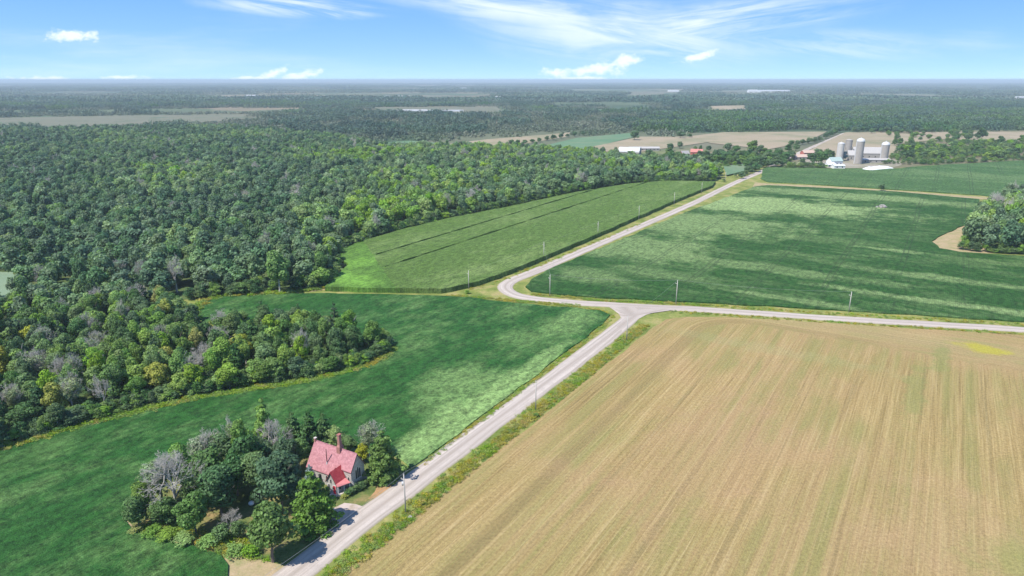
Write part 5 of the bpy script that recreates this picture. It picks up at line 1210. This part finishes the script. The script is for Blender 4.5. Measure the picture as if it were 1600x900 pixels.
# ------------------------------------------------------------------ farm
m_silo = simple('weathered_concrete_staves', (0.35, 0.325, 0.295), 0.85, 0.2, 0.22, 0.4); m_silow = simple('pale_concrete', (0.50, 0.485, 0.45), 0.8, 0.2, 0.1, 0.5); m_dome = simple('white_metal_dome', (0.58, 0.58, 0.57), 0.4, 0.5, 0.06)
m_barnroof = simple('pale_metal_roof', (0.42, 0.40, 0.375), 0.5, 0.4, 0.08, 0.2); m_barnwall = simple('whitewashed_boards', (0.34, 0.32, 0.29), 0.8, 0.2, 0.2, 0.4); m_redwall = simple('red_brick_far', (0.42, 0.13, 0.10), 0.85); m_tanroof = simple('tan_roof', (0.48, 0.36, 0.29), 0.8)
m_greyroof = simple('grey_roof', (0.30, 0.29, 0.28), 0.8); m_darkroof = simple('red_roof_far', (0.50, 0.20, 0.17), 0.8); m_greenroof = simple('pale_green_roof', (0.36, 0.45, 0.41), 0.6)
def silo(px, py, h, r, wall, dome, lab, flat=False):
    x, y = G(px, py); root = empty('silo', (x, y, 0)); tag(root, lab, 'silo')
    mb = MB(); prof = [(r, 0)]
    zz = 1.0
    while zz < h - r * 0.9: prof += [(r, zz - 0.08), (r + 0.09, zz - 0.05), (r + 0.09, zz + 0.05), (r, zz + 0.08)]; zz += 1.5
    prof.append((r, h - (0 if flat else r * 0.75))); mb.lathe((0, 0, 0), prof, 26); mb.build('silo_wall', wall, root, False)
    hb = prof[-1][1]; mb = MB(); R2 = r + 0.25
    mb.lathe((0, 0, hb), [(R2, -0.3), (R2, 0.0)] + ([(R2 * 0.3, 0.9), (0.05, 1.0)] if flat else [(R2 * math.cos(a), r * 0.8 * math.sin(a)) for a in (0.3, 0.6, 0.9, 1.2, 1.5)] + [(0.02, r * 0.82)]), 26); d_ = mb.build('dome', dome, root, True)
    mb = MB(); mb.tube((0, 0, hb + (0.8 if flat else r * 0.8)), (0, 0, hb + (1.6 if flat else r * 0.8 + 0.8)), 0.5, 0.4, 10); mb.build('vent_cap', dome, d_)
    mb = MB(); mb.box(-r - 0.55, -r - 0.0, -0.9, -0.1, 0, hb - 0.5); mb.build('chute', dome, root)
silo(1311, 252, 20.5, 3.6, m_silow, m_dome, 'short white silo, leftmost of the four silos', True)
silo(1323, 249, 22.5, 3.7, m_silo, m_silo, 'grey flat topped silo second from the left', True)
silo(1340, 256, 28.0, 4.2, m_silo, m_dome, 'tallest silo, grey with a white dome, in front of the barn')
silo(1380, 253, 22.5, 4.2, m_silo, m_dome, 'rightmost silo, grey with a pale dome, at the barn\'s right end')
def building(name, px, py, w, dpt, h, rise, rz, wallm, roofm, lab, cat, wins=0, arch=False, over=0.4):
    """gabled building centred on a ground place; its ridge runs along local x"""
    x, y = G(px, py); root = empty(name, (x, y, 0), rz); tag(root, lab, cat)
    a, b = w / 2, dpt / 2; mb = MB()
    if arch:
        P_ = [(math.cos(t) * b, h + math.sin(t) * rise) for t in [math.pi * k / 10 for k in range(11)]]
    else: P_ = [(b, h), (0, h + rise), (-b, h)]
    for sx in (-a, a): mb.face([(sx, b, 0)] + [(sx, q[0], q[1]) for q in P_] + [(sx, -b, 0)])
    mb.face([(-a, b, 0), (a, b, 0), (a, b, h), (-a, b, h)]); mb.face([(-a, -b, 0), (a, -b, 0), (a, -b, h), (-a, -b, h)]); mb.build('wall', wallm, root)
    rf = MB(); k = 1 + over / b
    R_ = [(q[0] * k, h + (q[1] - h) * 1.0 + 0.12 - (over * rise / b if abs(q[0]) > b * 0.98 else 0)) for q in P_]
    for i in range(len(R_) - 1): rf.prism([(-a - over, R_[i][0], R_[i][1]), (a + over, R_[i][0], R_[i][1]), (a + over, R_[i + 1][0], R_[i + 1][1]), (-a - over, R_[i + 1][0], R_[i + 1][1])], (0, 0, 0.12))
    rf.build('roof', roofm, root)
    for i in range(wins):
        xx = -a + w * (i + 0.5) / wins
        wb = MB(); wb.box(xx - 0.6, xx + 0.6, -b - 0.08, -b - 0.01, h * 0.35, h * 0.35 + 1.4); wb.build('window', m_glass, root)
    dr = MB(); dr.box(a + 0.01, a + 0.08, -1.4, 1.4, 0, min(h - 0.2, 3.2)); dr.build('door', m_dark, root)
    return root
building('barn', 1354, 248, 34, 14, 7, 6.5, -0.12, m_barnwall, m_barnroof, 'large barn with a pale metal roof between the silos', 'barn', 5)
building('barn', 1331, 250, 12, 12, 6, 5, -0.12, m_barnwall, m_barnroof, 'smaller barn wing seen between the two middle silos', 'barn', 2)
building('machine_shed', 1362, 254, 36, 9, 3.4, 1.4, -0.08, m_barnwall, m_barnroof, 'low white shed in front of the large barn', 'shed', 6)
building('barn', 1371, 246, 12, 12, 6.5, 4.5, -0.12, m_barnwall, m_barnroof, 'pale barn wing beside the rightmost silo', 'barn', 2)
building('farmhouse', 1303, 259, 14, 9, 5.6, 3.6, 0.25, m_white, m_greenroof, 'white farmhouse with a pale green roof left of the silos', 'house', 3)
building('farmhouse', 1296, 261, 9, 7, 3.0, 2.0, 0.25, m_white, m_white, 'low white annex beside the farmhouse', 'house', 3)
building('garage', 1309, 263, 12, 7, 2.8, 1.4, 0.1, m_white, m_dome, 'white garage at the field edge before the silos', 'garage', 2)
building('bungalow', 1252, 249, 22, 10, 3.2, 2.6, 0.15, m_barnwall, m_tanroof, 'bungalow with a tan roof under trees by the far road', 'house', 5)
building('bungalow', 1261, 242, 14, 9, 3.0, 2.6, 0.15, m_redwall, m_tanroof, 'small brick house behind the tan roofed bungalow', 'house', 3)
building('quonset_barn', 984, 240.5, 26, 16, 3.0, 5.2, -0.35, m_barnwall, m_dome, 'white arched barn behind the forest', 'barn', 0, True)
building('long_barn', 1006, 235, 40, 10, 3.0, 1.8, 0.02, m_barnwall, m_barnroof, 'long low barn with a white roof behind the arched barn', 'barn', 8)
building('brick_house', 1069, 247, 9, 8, 5.6, 3.0, 0.2, m_redwall, m_greyroof, 'red brick farmhouse between dark trees', 'house', 3)
building('barn', 1088, 243, 14, 9, 4.6, 3.2, -0.3, m_redwall, m_darkroof, 'barn with a red roof right of the brick farmhouse', 'barn', 2)
# silage heap under white plastic
x, y = G(1371, 264); b = MB(); n = 14
for i in range(n):
    for j in range(6):
        def hp(i_, j_):
            u_ = i_ / n; v_ = j_ / 6; return ((u_ - 0.5) * 40, (v_ - 0.5) * 14, 3.6 * math.sin(math.pi * v_) ** 0.6 * min(1, 5 * u_, 5 * (1 - u_)) ** 0.7 * (0.8 + 0.25 * mnoise.noise(Vector((i_ * 0.5, j_ * 0.5, 0)))))
        b.face([hp(i, j), hp(i + 1, j), hp(i + 1, j + 1), hp(i, j + 1)])
o = b.build('silage_heap', m_white, None, False, (x, y, 0)); o.rotation_euler.z = 0.5; tag(o, 'long silage heap under white plastic before the rightmost silo', 'silage heap')
# distant white sheds
for k, (px, py, w, dp, h, lab) in enumerate([(606, 152.5, 60, 25, 9, 'white shed far off, leftmost pair near the horizon'), (624, 152.5, 110, 30, 9, 'long white shed far off beside a pale field'), (636, 174, 120, 16, 5, 'long white greenhouse at a far green field'),
      (684, 174.5, 150, 16, 5, 'second long greenhouse right of the first'), (759, 154, 50, 25, 9, 'small white barn far off in the middle distance'), (776, 155, 40, 25, 14, 'tall pale barn beside the small white barn far off'), (724, 139, 60, 30, 12, 'faint white building near the horizon'),
      (1052, 143.5, 80, 40, 14, 'white warehouse near the horizon'), (1176, 144.5, 70, 40, 20, 'left white building of the far factory'), (1208, 144.0, 230, 60, 16, 'long white main hall of the far factory'), (1183, 150, 50, 25, 8, 'small shed below the far factory'),
      (1330, 144, 45, 30, 11, 'faint pale shed near the right horizon'), (1597, 154, 70, 30, 10, 'white barn far off at the right edge'), (425, 205.5, 26, 12, 5, 'small white roof among trees behind the forest'), (394, 151, 60, 25, 9, 'faint white shed far off on the left')]):
    building('white_shed', px, py, w, dp, h * 0.7, h * 0.3, 0.02, m_white, m_dome, lab, 'shed', 0)

# ---- where several look-alike trees of one place share a label, say which one by its order from the left
def order_words():
    byl = {}
    for o in bpy.data.objects:
        if o.get('category') in ('tree', 'shrub') and o.parent is None and o.name in COL.objects: byl.setdefault(o['label'], []).append(o)
    words_ = ['leftmost', 'second from left', 'third from left', 'fourth from left', 'fifth from left', 'sixth from left', 'seventh from left', 'eighth from left', 'ninth from left', 'tenth from left']
    for lab, obs in byl.items():
        if not 1 < len(obs) <= 10: continue
        obs.sort(key=lambda o: proj(o.location.x, o.location.y)[0])
        for k, o in enumerate(obs):
            l = lab + ', ' + (words_[k] if k < len(obs) - 1 or len(obs) == 2 and k == 0 else 'rightmost')
            if len(l.split()) <= 16: o['label'] = l
order_words()

# ------------------------------------------------------------------ haze: one closed box of air
hz = MB(); hz.box(-GX - 400, GX + 400, -1300, GX + 400, -1.0, 97.0)
hm = bpy.data.materials.new('haze_air'); hm.use_nodes = True; t = NT(hm.node_tree); out = t.n('ShaderNodeOutputMaterial'); pv = t.n('ShaderNodeVolumePrincipled', None, Density=HAZE_DENSITY, Anisotropy=0.0)
pv.inputs['Color'].default_value = (0.73, 0.87, 0.95, 1); t.t.links.new(pv.outputs[0], out.inputs['Volume'])
o = hz.build('haze', hm); tag(o, 'thin summer haze over the whole countryside', 'haze', None, 'stuff')
